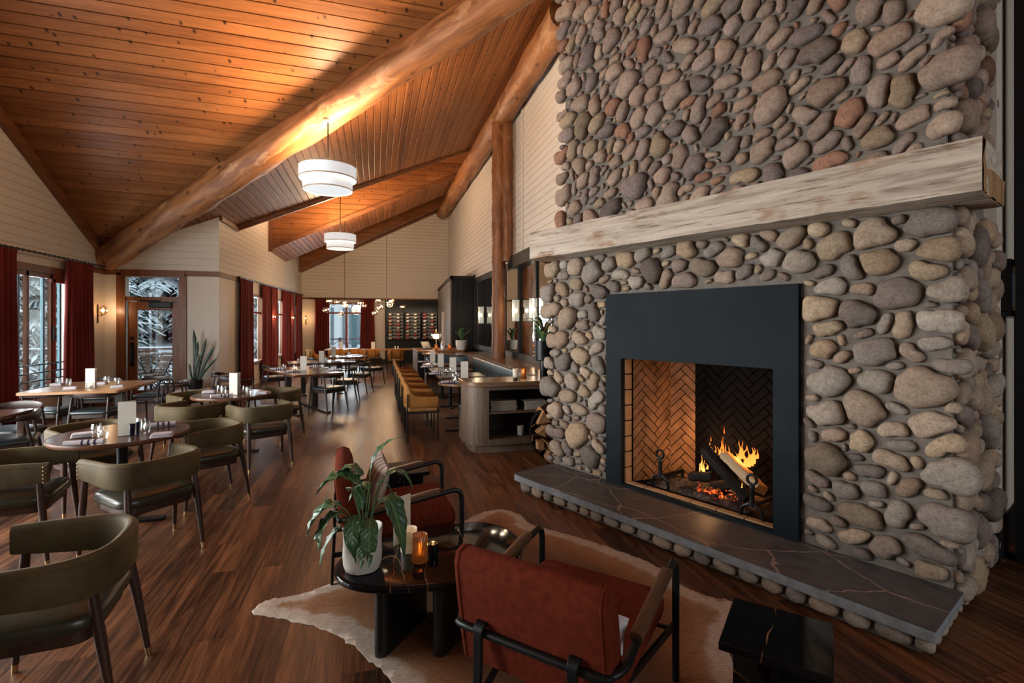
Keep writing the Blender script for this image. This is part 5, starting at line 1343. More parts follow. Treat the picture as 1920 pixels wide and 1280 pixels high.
# ------------------------------------------------------------------ lamps
M_SHADE = NT('white_lampshade')
M_SHADE.bsdf((.75, .78, .80), .8, 0, .1, None, Emission_Color=(.86, .95, 1, 1), Emission_Strength=.20); M_SHADE = M_SHADE.m
M_GOLDTR = simple('gold_trim', (.50, .34, .18), .4, .3)
M_WARM = (1.0, .64, .36)
def pendant(px, Y, ztop, zbot, r, zc, label, power, X=None):
    X = atY(px, Y) if X is None else X; h = ztop-zbot
    t = T('pendant_lamp', label, 'pendant lamp', (X, Y, zbot), 0, 'two-tier drum pendants')
    zs = zbot+.46*h
    m = MB(); rings = [[(rr*math.cos(2*PI*i/48), rr*math.sin(2*PI*i/48), z-zbot) for i in range(48)] for rr, z in ((r, ztop), (r, zs), (r-.006, zs), (r-.006, ztop))]
    m.loft(rings+[rings[0]], False); m.build('upper_shade', M_SHADE, t, angle=50)
    r2 = r*.86; m = MB(); rings = [[(rr*math.cos(2*PI*i/48), rr*math.sin(2*PI*i/48), z-zbot) for i in range(48)] for rr, z in ((r2, zs+.2*h), (r2, zbot), (r2-.006, zbot), (r2-.006, zs+.2*h))]
    m.loft(rings+[rings[0]], False); m.build('lower_shade', M_SHADE, t, angle=50)
    MB().lathe([(r2-.012, .010), (r2-.012, .014)], n=48).build('diffuser', M_SHADE, t)
    m = MB()
    for rr, z in ((r, zs+.012), (r, ztop-.004), (r2, zbot+.006)): m.lathe([(rr+.004, z-zbot-.008), (rr+.004, z-zbot+.008)], n=48, cap=False)
    m.build('trim_band', M_GOLDTR, t)
    m = MB().tube([(0, 0, h*.5), (0, 0, zc-zbot)], .010); 
    for k in range(3): a = 2*PI*k/3; m.tube([(0, 0, h*.62), (r*.99*math.cos(a), r*.99*math.sin(a), h*.62)], .005)
    m.build('stem', M_BLACK, t)
    MB().lathe([(.075, zc-zbot-.02), (.075, zc-zbot)], n=20).build('canopy', M_GOLDTR, t)
    MB().ball((0, 0, h*.36), .05).build('bulb', M_BULB, t)
    point('pendant_light', (X, Y, zbot+.66*h), power, M_WARM, .30)
M_BULB = emit('warm_bulb', (1, .66, .34), 5)
pendant(615, 8.06, 3.99, 3.64, .41, 4.70, 'larger white two-tier drum pendant hanging from the big log', 300)
pendant(None, 3.4, 4.85, 4.35, .435, 8.0, 'added fill pendant, white two-tier drum above the lounge, out of the frame', 240, 0.0)  # unseen pendant added as fill for the near ceiling and upper stones
pendant(638, 15.2, 4.18, 3.77, .43, 6.78, 'white two-tier drum pendant hanging further down the room', 360)
M_GLOBE = glass_mat('smoked_globe', (.80, .70, .58), .10, 0, .4)
def chandelier(px, Y, zr, globes, label):
    X = atY(px, Y); zh = 2.35; t = T('chandelier', label, 'chandelier', (X, Y, 0), 0, 'black branching chandeliers')
    MB().tube([(0, 0, zh), (0, 0, zr)], .008, 6).build('rod', M_BLACK, t)
    MB().lathe([(.06, zr-.02), (.06, zr)], n=16).build('canopy', M_BLACK, t)
    br = MB(); hub = Vector((0, 0, zh)); k1 = Vector((-.22, .05, zh-.10)); k2 = Vector((.24, -.05, zh-.08))
    br.tube([hub, k1], .009, 6); br.tube([hub, k2], .009, 6)
    P = []
    for gx, gy, dy in globes:
        p = atY(gx, Y+dy, gy); q = Vector((p.x-X, dy, p.z)); P.append(q)
        s_ = k1 if q.x < -.08 else (k2 if q.x > .12 else hub); br.tube([s_, s_.lerp(q, .5)+Vector((0, 0, .03)), q], .007, 6)
    br.build('branches', M_BLACK, t)
    for q in P:
        g = MB().ball(q, .095, .095, .085, 16, 10).build('globe', M_GLOBE, t); MB().ball(q, .030, n=8, m=6).build('bulb', M_BULB, g)
    point('chandelier_light', (X, Y, zh-.02), 48, M_WARM, .25)
chandelier(646, 16.6, 6.78, [(617, 564, .15), (611, 581, -.2), (632, 566, .4), (647, 571, 0), (639, 588, -.35), (676, 568, .1), (681, 573, -.25)], 'branching globe chandelier hanging in front of the back window')
chandelier(725, 17.2, 6.2, [(709, 563, .2), (712, 576, -.1), (703, 586, -.3), (734, 564, .1), (731, 571, -.25), (755, 575, .2)], 'branching globe chandelier hanging in front of the wine racks')

def wall_lamp(p, nrm, label, power=5, s=1.0):
    rz = math.atan2(nrm[1], nrm[0]); t = T('wall_lamp', label, 'wall lamp', p, rz, 'globe wall lamps')
    MB().box(0, .015, -.02, .02, -.20, .17).build('back_plate', M_BLACK, t)
    MB().tube([(.01, 0, -.04), (.07, 0, -.06), (.09, 0, -.01)], .008).build('arm', M_BLACK, t)
    g = MB().ball((.10, 0, .05), .075, .075, .10, 14, 10).build('globe', M_GLOBE, t); MB().ball((.10, 0, .05), .028, n=8, m=6).build('bulb', M_BULB, g)
    q = Vector(p)+Vector((nrm[0], nrm[1], 0)).normalized()*.19; point('wall_lamp_light', (q.x, q.y, p[2]+.05), power, M_WARM, .03)
wall_lamp((XL, 12.02, 1.86), (1, 0), 'globe wall lamp beside the red curtain, left of the glazed door', 3)
nx_ = (math.cos(ang), -math.sin(ang))
for px, lab in ((506.5, 'globe wall lamp on the far left wall between the second and third red curtains'), (542, 'globe wall lamp on the far left wall between the fourth and fifth red curtains')):
    p = wlp(wpx(px, .02), .0); wall_lamp((*p, 1.80), nx_, lab, 5)
wall_lamp((-2.68, YB, 1.80), (0, -1), 'globe wall lamp in the far left corner on the end wall', 4)

M_RIB = NT('ribbed_glass'); tr = M_RIB.n('ShaderNodeBsdfTransparent', i={'Color': (.8, .84, .86)}); df = M_RIB.n('ShaderNodeBsdfPrincipled', i={'Base Color': (.5, .52, .52), 'Roughness': .2, 'Emission Color': (1, .86, .66), 'Emission Strength': .12})
M_RIB.t.links.new(M_RIB.n('ShaderNodeMixShader', i={0: .45, 1: tr, 2: df}).outputs[0], M_RIB.out.inputs[0]); M_RIB = M_RIB.m
for px, y0, y1, lab in ((902, 575, 606, 'ribbed glass cylinder lamp on the mirrors left of the log post'), (967, 562, 602, 'ribbed glass cylinder lamp on the mirrors right of the log post'), (1000, 559, 601, 'ribbed glass cylinder lamp on the mirrors nearest the fireplace')):
    X = XR-.15; a = atX(px, X, y0); b = atX(px, X, y1); t = T('cylinder_lamp', lab, 'wall lamp', (X, a.y, b.z), 0, 'cylinder lamps on the mirrors'); h = a.z-b.z
    m = MB(); n = 48; rings = [[((.072+.004*math.cos(12*2*PI*i/n))*math.cos(2*PI*i/n), (.072+.004*math.cos(12*2*PI*i/n))*math.sin(2*PI*i/n), z) for i in range(n)] for z in (0, h)]
    m.loft(rings, False).build('glass_cylinder', M_RIB, t, angle=60)
    MB().ball((0, 0, h*.5), .035, .035, .045, 12, 8).build('bulb', M_BULB, t)
    MB().box(.06, .10, -.02, .02, h*.35, h*.65).lathe([(.078, -.012), (.078, .0)], n=24).lathe([(.078, h), (.078, h+.012)], n=24).build('bracket', M_BLACK, t)
    point('cylinder_light', (X-.12, a.y, b.z+h*.5), 3.5, (1, .74, .46), .05)
# ------------------------------------------------------------------ plants
def leaf_mat(name, lo, hi, vein=True):
    N = NT(name); v = N.co(); n1 = N.noise(v, 9, 3); at = N.n('ShaderNodeAttribute', attribute_name='stone_color'); sep = N.n('ShaderNodeSeparateColor', i={0: (at, 0)})
    c = N.ramp(n1, [(.3, lo), (.7, hi)]); col = (c, 0); h = n1
    if vein:      # pale midrib and side veins of the leaf
        w = N.math('SINE', N.math('SUBTRACT', N.math('MULTIPLY', (sep, 1), 62.0), N.math('MULTIPLY', (sep, 0), 11.0)))
        side = N.ramp(w, [(.55, (0, 0, 0)), (1.0, (1, 1, 1))]); rib = N.math('LESS_THAN', (sep, 0), .10)
        col = N.mix(N.math('MAXIMUM', N.math('MULTIPLY', (side, 0), .30), N.math('MULTIPLY', rib, .55)), (c, 0), tuple(min(1, x*2.3+.02) for x in hi)); h = w
    N.bsdf(col, .34, 0, .45, N.bump(h, .25, .003)); return N.m
M_LEAF = leaf_mat('glossy_leaf', (.016, .055, .024), (.052, .125, .048)); M_STEM = simple('green_stem', (.08, .15, .05), .5)
M_SANS = leaf_mat('snake_plant_leaf', (.012, .026, .018), (.05, .085, .055), False); M_VARI = leaf_mat('variegated_leaf', (.03, .06, .02), (.26, .26, .10))
def leaf(path, width, prof=None, fold=.25, ripple=0, seed=0, twist=(0, 0, 1)):
    """leaf blade along a 3d path with a raised edge fold; returns MB"""
    P = spline(path, 6); n = len(P); m = MB(); rows = []
    for i, p in enumerate(P):
        t = (P[min(i+1, n-1)]-P[max(i-1, 0)]).normalized(); up = Vector(twist); sd = t.cross(up)
        if sd.length < .15: sd = t.cross(Vector((.6, .5, .2)))
        sd.normalize(); nn = sd.cross(t); f = i/(n-1); w = width*(prof(f) if prof else max(.02, math.sin(PI*min(1, .05+f*.95)**.8)**.85))
        row = []
        for k in (-1, -.66, -.33, 0, .33, .66, 1):
            row.append(p+sd*k*w*(1-.06*abs(k))+nn*(abs(k)*w*fold+ripple*w*math.sin(f*26+k*4+seed)*abs(k)+.04*w*math.cos(f*60+abs(k)*5)*(abs(k) > 0)))
        rows.append(row)
    m.loft(rows, False, None, False); m.c = [(abs(k), i/(n-1), 0, 1) for i in range(n) for k in (-1, -.66, -.33, 0, .33, .66, 1)]
    return m
def leafy(o): 
    s_ = o.modifiers.new('thickness', 'SOLIDIFY'); s_.thickness = .0012; return o

# peace lily on the coffee table
pc = G(680, 1064, .38); pc.z = .381
pl = T('potted_plant', 'broad-leaved green plant in a wobbly white ceramic pot on the coffee table', 'plant', pc)
m = MB(); n = 40; rings = []
for r, z in ((.070, 0), (.088, .004), (.096, .03), (.099, .08), (.096, .13), (.098, .175), (.101, .205), (.097, .209), (.090, .200), (.088, .16), (.02, .155)):
    rings.append([((r*(1+.035*mnoise.noise(Vector((math.cos(2*PI*i/n)*1.6, math.sin(2*PI*i/n)*1.6, z*9)))))*math.cos(2*PI*i/n), r*(1+.05*mnoise.noise(Vector((math.cos(2*PI*i/n)*1.6, math.sin(2*PI*i/n)*1.6, z*9))))*math.sin(2*PI*i/n), z+(.008*math.sin(2*PI*i/n*2+1) if z > .19 else 0)) for i in range(n)])
m.loft(rings).build('pot', M_CERAM, pl, angle=60); MB().lathe([(.085, .158), (.085, .170), (.001, .172)], n=24).build('soil', M_SOIL, pl)
Rt = Vector((CY, -SY, 0)); Fw = Vector((SY, CY, 0)); Up = Vector((0, 0, 1))
def L3(a, b, c): return Rt*a+Fw*b+Up*c       # right, away, up as seen from the camera
LV = [ # stem base to blade start, blade path (right, away, up), width
    ([(0, 0, .17), (.03, 0, .40), (.035, .02, .50)], [(.035, .02, .50), (.06, .03, .58), (.12, .05, .64), (.20, .06, .675)], .040, .15),
    ([(0, 0, .17), (-.03, 0, .36), (-.06, 0, .45)], [(-.02, .0, .43), (-.09, .0, .47), (-.17, -.02, .455), (-.235, -.03, .385)], .074, .3),
    ([(0, .02, .17), (-.02, .04, .40), (-.04, .06, .47)], [(-.02, .06, .46), (-.08, .07, .50), (-.14, .07, .48), (-.19, .07, .42)], .05, .2),
    ([(0, 0, .17), (-.07, -.03, .30), (-.10, -.05, .335)], [(-.10, -.04, .34), (-.17, -.06, .33), (-.23, -.08, .26), (-.255, -.09, .185)], .066, .3),
    ([(0, 0, .17), (-.06, -.05, .28), (-.09, -.08, .31)], [(-.08, -.07, .315), (-.14, -.10, .29), (-.175, -.12, .22), (-.18, -.13, .145)], .054, .25),
    ([(0, -.02, .17), (-.01, -.06, .28), (-.015, -.08, .30)], [(-.01, -.07, .30), (-.015, -.12, .265), (-.005, -.15, .18), (.012, -.155, .095)], .044, .2),
    ([(0, -.02, .17), (.04, -.05, .26), (.06, -.07, .275)], [(.055, -.06, .28), (.07, -.12, .24), (.075, -.15, .15), (.075, -.155, .075)], .045, .2),
    ([(.02, 0, .17), (.06, .0, .30), (.11, -.01, .36)], [(.10, -.01, .36), (.15, -.03, .355), (.20, -.06, .25), (.235, -.08, .09)], .066, .25),
    ([(.02, .02, .17), (.07, .05, .38), (.10, .07, .455)], [(.10, .07, .455), (.15, .09, .475), (.20, .10, .45), (.245, .10, .375)], .042, .2),
    ([(.02, .02, .17), (.05, .05, .34), (.07, .07, .41)], [(.06, .06, .41), (.09, .08, .425), (.11, .09, .40), (.13, .10, .35)], .03, .2),
    ([(0, .03, .17), (-.05, .05, .32), (-.06, .06, .36)], [(-.05, .05, .36), (-.055, .04, .40), (-.02, .02, .36), (0, 0, .29)], .05, .2),
    ([(-.03, -.03, .17), (-.10, -.05, .22), (-.12, -.06, .225)], [(-.09, -.05, .24), (-.13, -.07, .20), (-.17, -.09, .12), (-.185, -.10, .055)], .034, .25),
    ([(.0, .03, .17), (.02, .06, .33), (.01, .08, .38)], [(.01, .08, .38), (-.02, .09, .40), (-.07, .09, .37), (-.10, .08, .31)], .045, .2),
    ([(.03, -.03, .17), (.05, -.06, .20), (.05, -.08, .21)], [(.04, -.07, .215), (.045, -.11, .19), (.035, -.135, .12), (.03, -.14, .06)], .036, .2)]
for i, (stp, bl_, w_, fo) in enumerate(LV):
    MB().tube(spline([L3(*p) for p in stp], 5), .0035, 6).build('stem', M_STEM, pl)
    leafy(leaf([L3(*p) for p in bl_], w_, None, fo, .10, i).build('leaf', M_LEAF, pl, angle=180))

# snake plant on the low white ledge by the door
S('trim_18', MB().box(-3.98, -3.34, 11.78, 12.29, 0, .275), M_WHITE)
sp = T('snake_plant', 'snake plant with tall pointed leaves in a black pot beside the glazed door', 'plant', (atY(366, 12.0), 12.0, .276))
MB().lathe([(.10, 0), (.135, .01), (.145, .10), (.145, .19), (.132, .19), (.128, .17), (.01, .168)], n=28).build('pot', M_BLACK, sp)
for i, (bx_, tx_, h, w_) in enumerate(((-.02, -.03, 1.10, .038), (-.04, .06, .86, .034), (.03, .22, .92, .036), (.06, .38, .74, .036), (.07, .42, .48, .032), (-.05, -.10, .38, .025), (.0, .10, .58, .03))):
    leafy(leaf([(bx_, 0, .16), (bx_+(tx_-bx_)*.3, -.02*i+.05, .16+h*.4), (bx_+(tx_-bx_)*.65, -.02*i+.05, .16+h*.75), (tx_, -.01*i, .16+h)], w_, lambda f: (.55+.45*math.sin(PI*min(1, f*1.3)*.5)) if f < .72 else max(.02, 1-((f-.72)/.28)**1.4), .25, .02, i, (0, 1, .2)).build('leaf', M_SANS, sp, angle=180))
# small pot plant on the ledge
q = G(865, 658, .905); lp_ = T('potted_plant', 'small dark plant in a white pot on the ledge in front of the black block', 'plant', (q.x, q.y, .905))
MB().lathe([(.09, 0), (.115, .01), (.145, .12), (.155, .29), (.146, .29), (.138, .26), (.01, .258)], n=28).build('pot', M_CERAM, lp_)
for i in range(9):
    a = i*2.4; r = .08+.05*(i % 3); leafy(leaf([(0, 0, .25), (r*.4*math.cos(a), r*.4*math.sin(a), .40+.03*(i % 4)), (r*math.cos(a), r*math.sin(a), .48+.045*(i % 4)), (1.6*r*math.cos(a), 1.6*r*math.sin(a), .50+.06*(i % 3))], .035, None, .2, 0, i).build('leaf', M_LEAF, lp_, angle=180))
# variegated plant in a tall black planter beside the fireplace
q = G(1016, 704, .905); vp = T('potted_plant', 'yellow-green leafy plant in a black stand planter beside the stone fireplace', 'plant', (q.x+.03, q.y, .902))
MB().lathe([(.06, 0), (.06, .22)], n=20).build('stand', M_BLACK, vp); MB().lathe([(.115, .22), (.125, .23), (.13, .5), (.12, .5), (.115, .47), (.01, .468)], n=28).build('pot', M_BLACK, vp)
rl = random.Random(8)
for i in range(20):
    a = i*2.4; r = .10+.10*rl.random(); h = .56+.30*rl.random()
    leafy(leaf([(0, 0, .46), (r*.4*math.cos(a), r*.4*math.sin(a), .46+(h-.46)*.6), (r*math.cos(a), r*math.sin(a), h), (1.7*r*math.cos(a), 1.7*r*math.sin(a), h-.05*rl.random())], .036, None, .25, 0, i).build('leaf', M_VARI if i % 3 else M_LEAF, vp, angle=180))

# ------------------------------------------------------------------ firewood in its hoop stand
fc = CR(.545, 6.0); fw = T('firewood_stand', 'thin round black hoop stand for firewood left of the fireplace', 'log holder', (*fc, 0), -YAW)
m = MB(); ci = [(.335*math.sin(2*PI*k/40), .335*math.cos(2*PI*k/40)+.37) for k in range(41)]; rings = []
for x, z in ci:
    k = .985; rings.append([(x, -.12, z), (x, .12, z), (x*k, .12, (z-.37)*k+.37), (x*k, -.12, (z-.37)*k+.37)])
m.loft(rings, False).build('hoop', M_BLACK, fw, angle=60)
MB().box(-.14, .14, -.11, .11, 0, .02).box(-.05, .05, -.09, .09, .02, .04).build('foot', M_BLACK, fw)
M_FWOOD = wood('split_firewood', (.16, .075, .03), (.42, .23, .11), 1, 1.6, .85, spec=.1); rl = random.Random(12)
FWL = [(-.20, .56, .10, 'topmost at the left edge'), (-.06, .58, .085, 'at the top, resting against the stones'), (-.22, .40, .075, 'grey barked one halfway up the left edge'), (-.10, .42, .095, 'big split face in the middle of the pile'), (-.13, .24, .09, 'wedge shaped one below the middle of the pile'), (-.24, .25, .06, 'thin one low on the left edge'), (-.12, .11, .07, 'lowest one at the bottom of the hoop'), (.06, .40, .10, 'behind the stone edge, halfway up'), (.05, .20, .10, 'behind the stone edge, near the bottom'), (.12, .58, .09, 'behind the stone edge, near the top')]
for i, (x, z, r, lab) in enumerate(FWL):
    k = rl.choice([3, 3, 4]); a0_ = rl.random()*6; sec = [(r*rl.uniform(.85, 1.1)*math.cos(a0_+2*PI*j/k), r*rl.uniform(.85, 1.1)*math.sin(a0_+2*PI*j/k)) for j in range(k)]
    m = MB(); rings = []
    for j in range(7):
        y = -.20+.40*j/6; rings.append([(px_+.006*rl.uniform(-1, 1), y, pz_+.006*rl.uniform(-1, 1)) for px_, pz_ in sec])
    o = m.loft(rings).build('firewood_log', M_FWOOD, angle=30, bevel=.008); mt = Matrix.Translation((*fc, 0)) @ Matrix.Rotation(-YAW+.15, 4, 'Z'); o.location = mt @ Vector((x, 0, z)); o.rotation_euler = (0, 0, -YAW+.15+rl.uniform(-.1, .1))
    tag(o, 'split firewood log in the hoop stand, '+lab, 'firewood', 'firewood in the hoop stand')

# ------------------------------------------------------------------ table settings
def menu_proto():
    m = MB(); w, h, a = .125, .27, math.radians(22)
    for s_ in (-1, 1):
        M = Matrix.Rotation(s_*a, 4, 'Z'); m.box(0, w, -.0012, .0012, 0, h, M)
    o = m.build('menu_card', M_PAPER); return tag(o, '', 'menu', 'standing menu cards')
MENU = menu_proto()
def tumbler_proto():
    m = MB().lathe([(.001, .006), (.026, .006), (.034, .03), (.037, .055), (.034, .085), (.029, .105), (.0275, .105), (.0325, .085), (.0355, .055), (.0325, .032), (.024, .010), (.001, .010)], n=24)
    m.lathe([(.001, 0), (.025, 0), (.028, .004), (.026, .0065)], n=24, cap=False)
    o = m.build('drinking_glass', M_TUMB, angle=60); return tag(o, '', 'glass', 'stemless drinking glasses')
TUM = tumbler_proto()
def roll_proto():
    m = MB(); n = 20; rings = []
    for i in range(13):
        x = -.12+.24*i/12; r = .021*(1+.06*math.sin(i*2.3)); rings.append([(x, 1.25*r*math.cos(2*PI*k/n), .019+.9*r*math.sin(2*PI*k/n)) for k in range(n)])
    m.loft(rings); o = m.build('napkin_roll', M_STRIPE, angle=60); return tag(o, '', 'napkin', 'rolled striped napkins')
ROLL = roll_proto()
def fold_proto():
    t = T('folded_napkin', '', 'napkin', group='folded linen napkins')
    for k, (hw, hd, z) in enumerate(((.075, .055, 0), (.072, .052, .010), (.068, .050, .020))):
        MB().prism(rrect(hw, hd, .012), z, z+.0095, bev=.003).build('fold', M_LINEN, t)
    return t
FOLD = fold_proto()
def votive(loc, label, mat, r=.038, h=.085, name='candle_holder', glow=0):
    t = T(name, label, 'candle holder', loc, 0, 'candle holders')
    MB().lathe([(.001, 0), (r*.86, 0), (r*.9, .004), (r, h), (r-.0035, h), (r*.84, .010), (.001, .010)], n=28).build('glass_cup', mat, t, angle=50)
    MB().lathe([(r*.62, .011), (r*.62, .032), (.002, .033)], n=16).build('candle', M_WAX, t)
    m = MB(); m.loft([[(rr*math.cos(2*PI*k/8), rr*math.sin(2*PI*k/8), z) for k in range(8)] for rr, z in ((.002, .034), (.006, .040), (.005, .047), (.0008, .058))]); m.build('flame', M_CFLAME, t)
    if glow: point('candle_light', (loc[0], loc[1], loc[2]+.062), glow, (1, .5, .16), .008)
    return t
def on(px, py, z=.7505): p = G(px, py, z); return p.x, p.y
def menu(px, py, rz, lab, z=.7505): x, y = on(px, py, z); place(MENU, x, y, rz, lab, z=z)
def tum(px, py, lab, z=.7505): x, y = on(px, py, z); place(TUM, x, y, 0, lab, z=z)
def roll(px, py, rz, lab, z=.7505): x, y = on(px, py, z); place(ROLL, x, y, rz, lab, z=z)
def fold(px, py, rz, lab, z=.7505): x, y = on(px, py, z); place(FOLD, x, y, rz, lab, z=z)
D = math.radians
# near round table
menu(221, 817, D(35)-.2, 'menu card standing in the middle of the near round table')
roll(158, 834, D(6), 'striped napkin roll lying at the front edge of the near round table')
fold(156, 818, D(20), 'folded linen napkin at the left side of the near round table')
tum(181, 819, 'taller looking glass left of the menu card on the near round table'); tum(193, 823, 'front glass left of the menu card on the near round table')
x, y = on(251, 814); votive((x, y, .7505), 'blue glass candle holder right of the menu card on the near round table', M_BLUEG, .042, .095)
tum(264, 806, 'glass behind the blue candle holder on the near round table'); tum(272, 813, 'glass right of the blue candle holder on the near round table')
roll(298, 800, D(22), 'striped napkin roll lying at the far right of the near round table'); fold(304, 818, D(10), 'folded linen napkin at the right side of the near round table')
# second round table
menu(430, 739, -.15, 'menu card standing on the second round table'); x, y = on(441, 738); votive((x, y, .7505), 'blue glass candle holder before the menu card on the second round table', M_BLUEG, .042, .09)
fold(392, 736, D(5), 'folded linen napkin at the left of the second round table'); roll(416, 744, D(24), 'napkin roll at the front of the second round table'); fold(492, 738, D(-10), 'folded linen napkin at the right of the second round table')
tum(412, 737, 'left glass beside the napkins on the second round table'); tum(419, 739, 'second glass from the left on the second round table'); tum(459, 738, 'glass just right of the menu card on the second round table'); tum(466, 741, 'rightmost glass on the second round table')
# honey oak window table
menu(160, 727, .2, 'menu card standing on the honey oak window table'); x, y = on(169, 727); votive((x, y, .7505), 'clear glass candle holder before the menu card on the honey oak window table', M_TUMB, .045, .075)
fold(132, 729, D(15), 'folded linen napkin at the front left of the honey oak window table'); fold(220, 726, D(20), 'folded linen napkin at the front right of the honey oak window table'); fold(107, 722, D(0), 'folded linen napkin at the back left of the honey oak window table'); fold(190, 720, D(0), 'folded linen napkin at the back right of the honey oak window table')
tum(128, 723, 'glass at the left of the honey oak window table'); tum(110, 722, 'glass at the back left of the honey oak window table'); tum(200, 718, 'glass at the back right of the honey oak window table'); tum(219, 721, 'glass at the front right of the honey oak window table')
# long tables
menu(563, 694, .1, 'menu card standing on the first long walnut table')
roll(519, 693, D(10), 'napkin roll at the left end of the first long walnut table'); roll(551, 697, D(20), 'napkin roll at the front of the first long walnut table'); roll(590, 688, D(25), 'napkin roll behind the menu card on the first long walnut table'); roll(628, 694, D(-5), 'napkin roll at the right end of the first long walnut table')
tum(533, 692, 'glass at the left of the first long walnut table'); tum(553, 694, 'glass left of the menu card on the first long walnut table'); tum(605, 692, 'glass at the right of the first long walnut table'); tum(590, 692, 'glass just right of the menu card on the first long walnut table')
menu(598, 680, .0, 'menu card standing on the second long walnut table'); roll(585, 681, D(15), 'napkin roll at the left of the second long walnut table'); roll(630, 679, D(5), 'napkin roll in the middle of the second long walnut table'); roll(655, 676, D(10), 'napkin roll at the right end of the second long walnut table')
tum(612, 679, 'glass right of the menu card on the second long walnut table'); tum(634, 675, 'glass in the middle of the second long walnut table'); tum(560, 680, 'glass at the left end of the second long walnut table')
menu(621, 669, .1, 'menu card standing on the round table furthest down the room'); roll(643, 668, D(5), 'napkin roll on the left of the round table furthest down the room'); roll(668, 668, D(5), 'napkin roll on the right of the round table furthest down the room'); tum(655, 667, 'glass on the round table furthest down the room')
menu(636, 655, 0, 'menu card on the small oak table below the back window'); menu(696, 655.5, .1, 'menu card on the small oak table below the right red curtain')
x = atY(741, 18.3); 
for k, lab in ((0, 'left small white shaker on the oak table below the wine racks'), (1, 'right small white shaker on the oak table below the wine racks')):
    o = MB().lathe([(.022, 0), (.024, .01), (.02, .09), (.012, .105), (.001, .106)], n=14).build('salt_shaker', M_CERAM); o.location = (x+k*.10, 18.32, .7505); tag(o, lab, 'shaker', 'shakers on the end wall table')
# banquette tables
for (px, py, rz, lab), (nx1, ny1), (nx2, ny2), (gx1, gy1), (gx2, gy2), pos in (
        ((864, 708, .0, 'nearest menu card of the banquette row, just left of the oak cabinet'), (843, 718), (0, 0), (851, 712), (857, 708), 'small round banquette table'),
        ((843, 697, .0, 'second nearest menu card of the banquette row'), (818, 702), (822, 698), (838, 701), (846, 699), 'second banquette table from the near end'),
        ((821, 688, .0, 'third menu card from the near end of the banquette row'), (800, 689), (803, 686), (815, 688), (825, 687), 'third banquette table from the near end'),
        ((806, 680, .0, 'furthest menu card of the banquette row'), (794, 679), (0, 0), (801, 678), (812, 678), 'furthest banquette table')):
    menu(px, py, rz, lab); roll(nx1, ny1, 0.05, 'napkin roll at the front of the '+pos)
    if nx2: roll(nx2, ny2, .05, 'napkin roll behind another one on the '+pos)
    tum(gx1, gy1, 'left glass beside the menu card on the '+pos); tum(gx2, gy2, 'right glass beside the menu card on the '+pos)
x, y = on(852, 716); votive((x, y, .7505), 'clear candle holder with lit flame on the small round banquette table', M_TUMB, .035, .07)

# on the coffee table
q = G(738, 1024, .381); place(MENU, q.x, q.y, D(60), 'menu card standing behind the leaves on the black coffee table', z=.381)
q = G(766, 1032, .381); votive((q.x, q.y, .381), 'white frosted candle holder behind the amber one on the coffee table', simple('frosted_white_glass', (.62, .58, .52), .5, Emission_Color=(1, .7, .4, 1), Emission_Strength=.05), .048, .125)
def ribbed(loc, label, r=.042, h=.15, glow=0):
    t = T('candle_holder', label, 'candle holder', loc, 0, 'candle holders'); m = MB(); n = 80; rings = []
    for z, rr in ((0, r*.9), (.004, r), (h-.002, r), (h, r-.002), (h-.002, r-.005), (.008, r-.006)):
        rings.append([(rr*(1+.035*math.cos(20*2*PI*i/n))*math.cos(2*PI*i/n), rr*(1+.035*math.cos(20*2*PI*i/n))*math.sin(2*PI*i/n), z) for i in range(n)])
    m.loft(rings).build('ribbed_glass', M_AMBER, t, angle=60)
    MB().lathe([(r*.6, .009), (r*.6, .04), (.002, .041)], n=16).build('candle', M_WAX, t)
    m = MB(); m.loft([[(rr*math.cos(2*PI*k/8), rr*math.sin(2*PI*k/8), z) for k in range(8)] for rr, z in ((.003, .042), (.008, .050), (.006, .060), (.001, .075))]); m.build('flame', M_CFLAME, t)
    if glow: point('candle_light', (loc[0], loc[1], loc[2]+.075), glow, (1, .45, .12), .01)
q = G(787, 1052, .381); ribbed((q.x, q.y, .381), 'amber ribbed glass candle holder at the front of the coffee table', .041, .145, .12)
q = G(812, 1042, .381); votive((q.x, q.y, .381), 'small black glass candle holder right of the amber one on the coffee table', simple('black_glass', (.01, .01, .012), .08), .030, .07, glow=.15)
# on and in the oak cabinet
q = G(967, 706, .907); votive((q.x, q.y, .907), 'white frosted candle holder on the oak cabinet top', MATS['frosted_white_glass'], .045, .11)
q = G(981, 706, .907); ribbed((q.x, q.y-.02, .907), 'amber glass candle holder glowing on the oak cabinet top', .040, .115, .25)
q = G(966, 712, .907); m = MB(); m.lathe([(.02, 0), (.034, .012), (.028, .03), (.001, .031)], n=14); o = m.build('trinket_dish', simple('dark_bronze', (.03, .035, .03), .35, .5)); o.location = (q.x, q.y, .907); tag(o, 'small dark bronze dish in front of the candles on the oak cabinet', 'dish')
m = MB().lathe([(.035, 0), (.042, .006), (.044, .12), (.040, .12), (.038, .01), (.001, .008)], n=24); o = m.build('cup', M_CERAM, angle=60); x = atY(976, 6.45); o.location = (x, 6.45, .1755); tag(o, 'white handleless cup standing alone on the lower shelf of the oak cabinet', 'cup')
PB = MB()
M_BOOK = simple('menu_cover', (.40, .36, .31), .75, var=.06)
zsf = zs+.0045
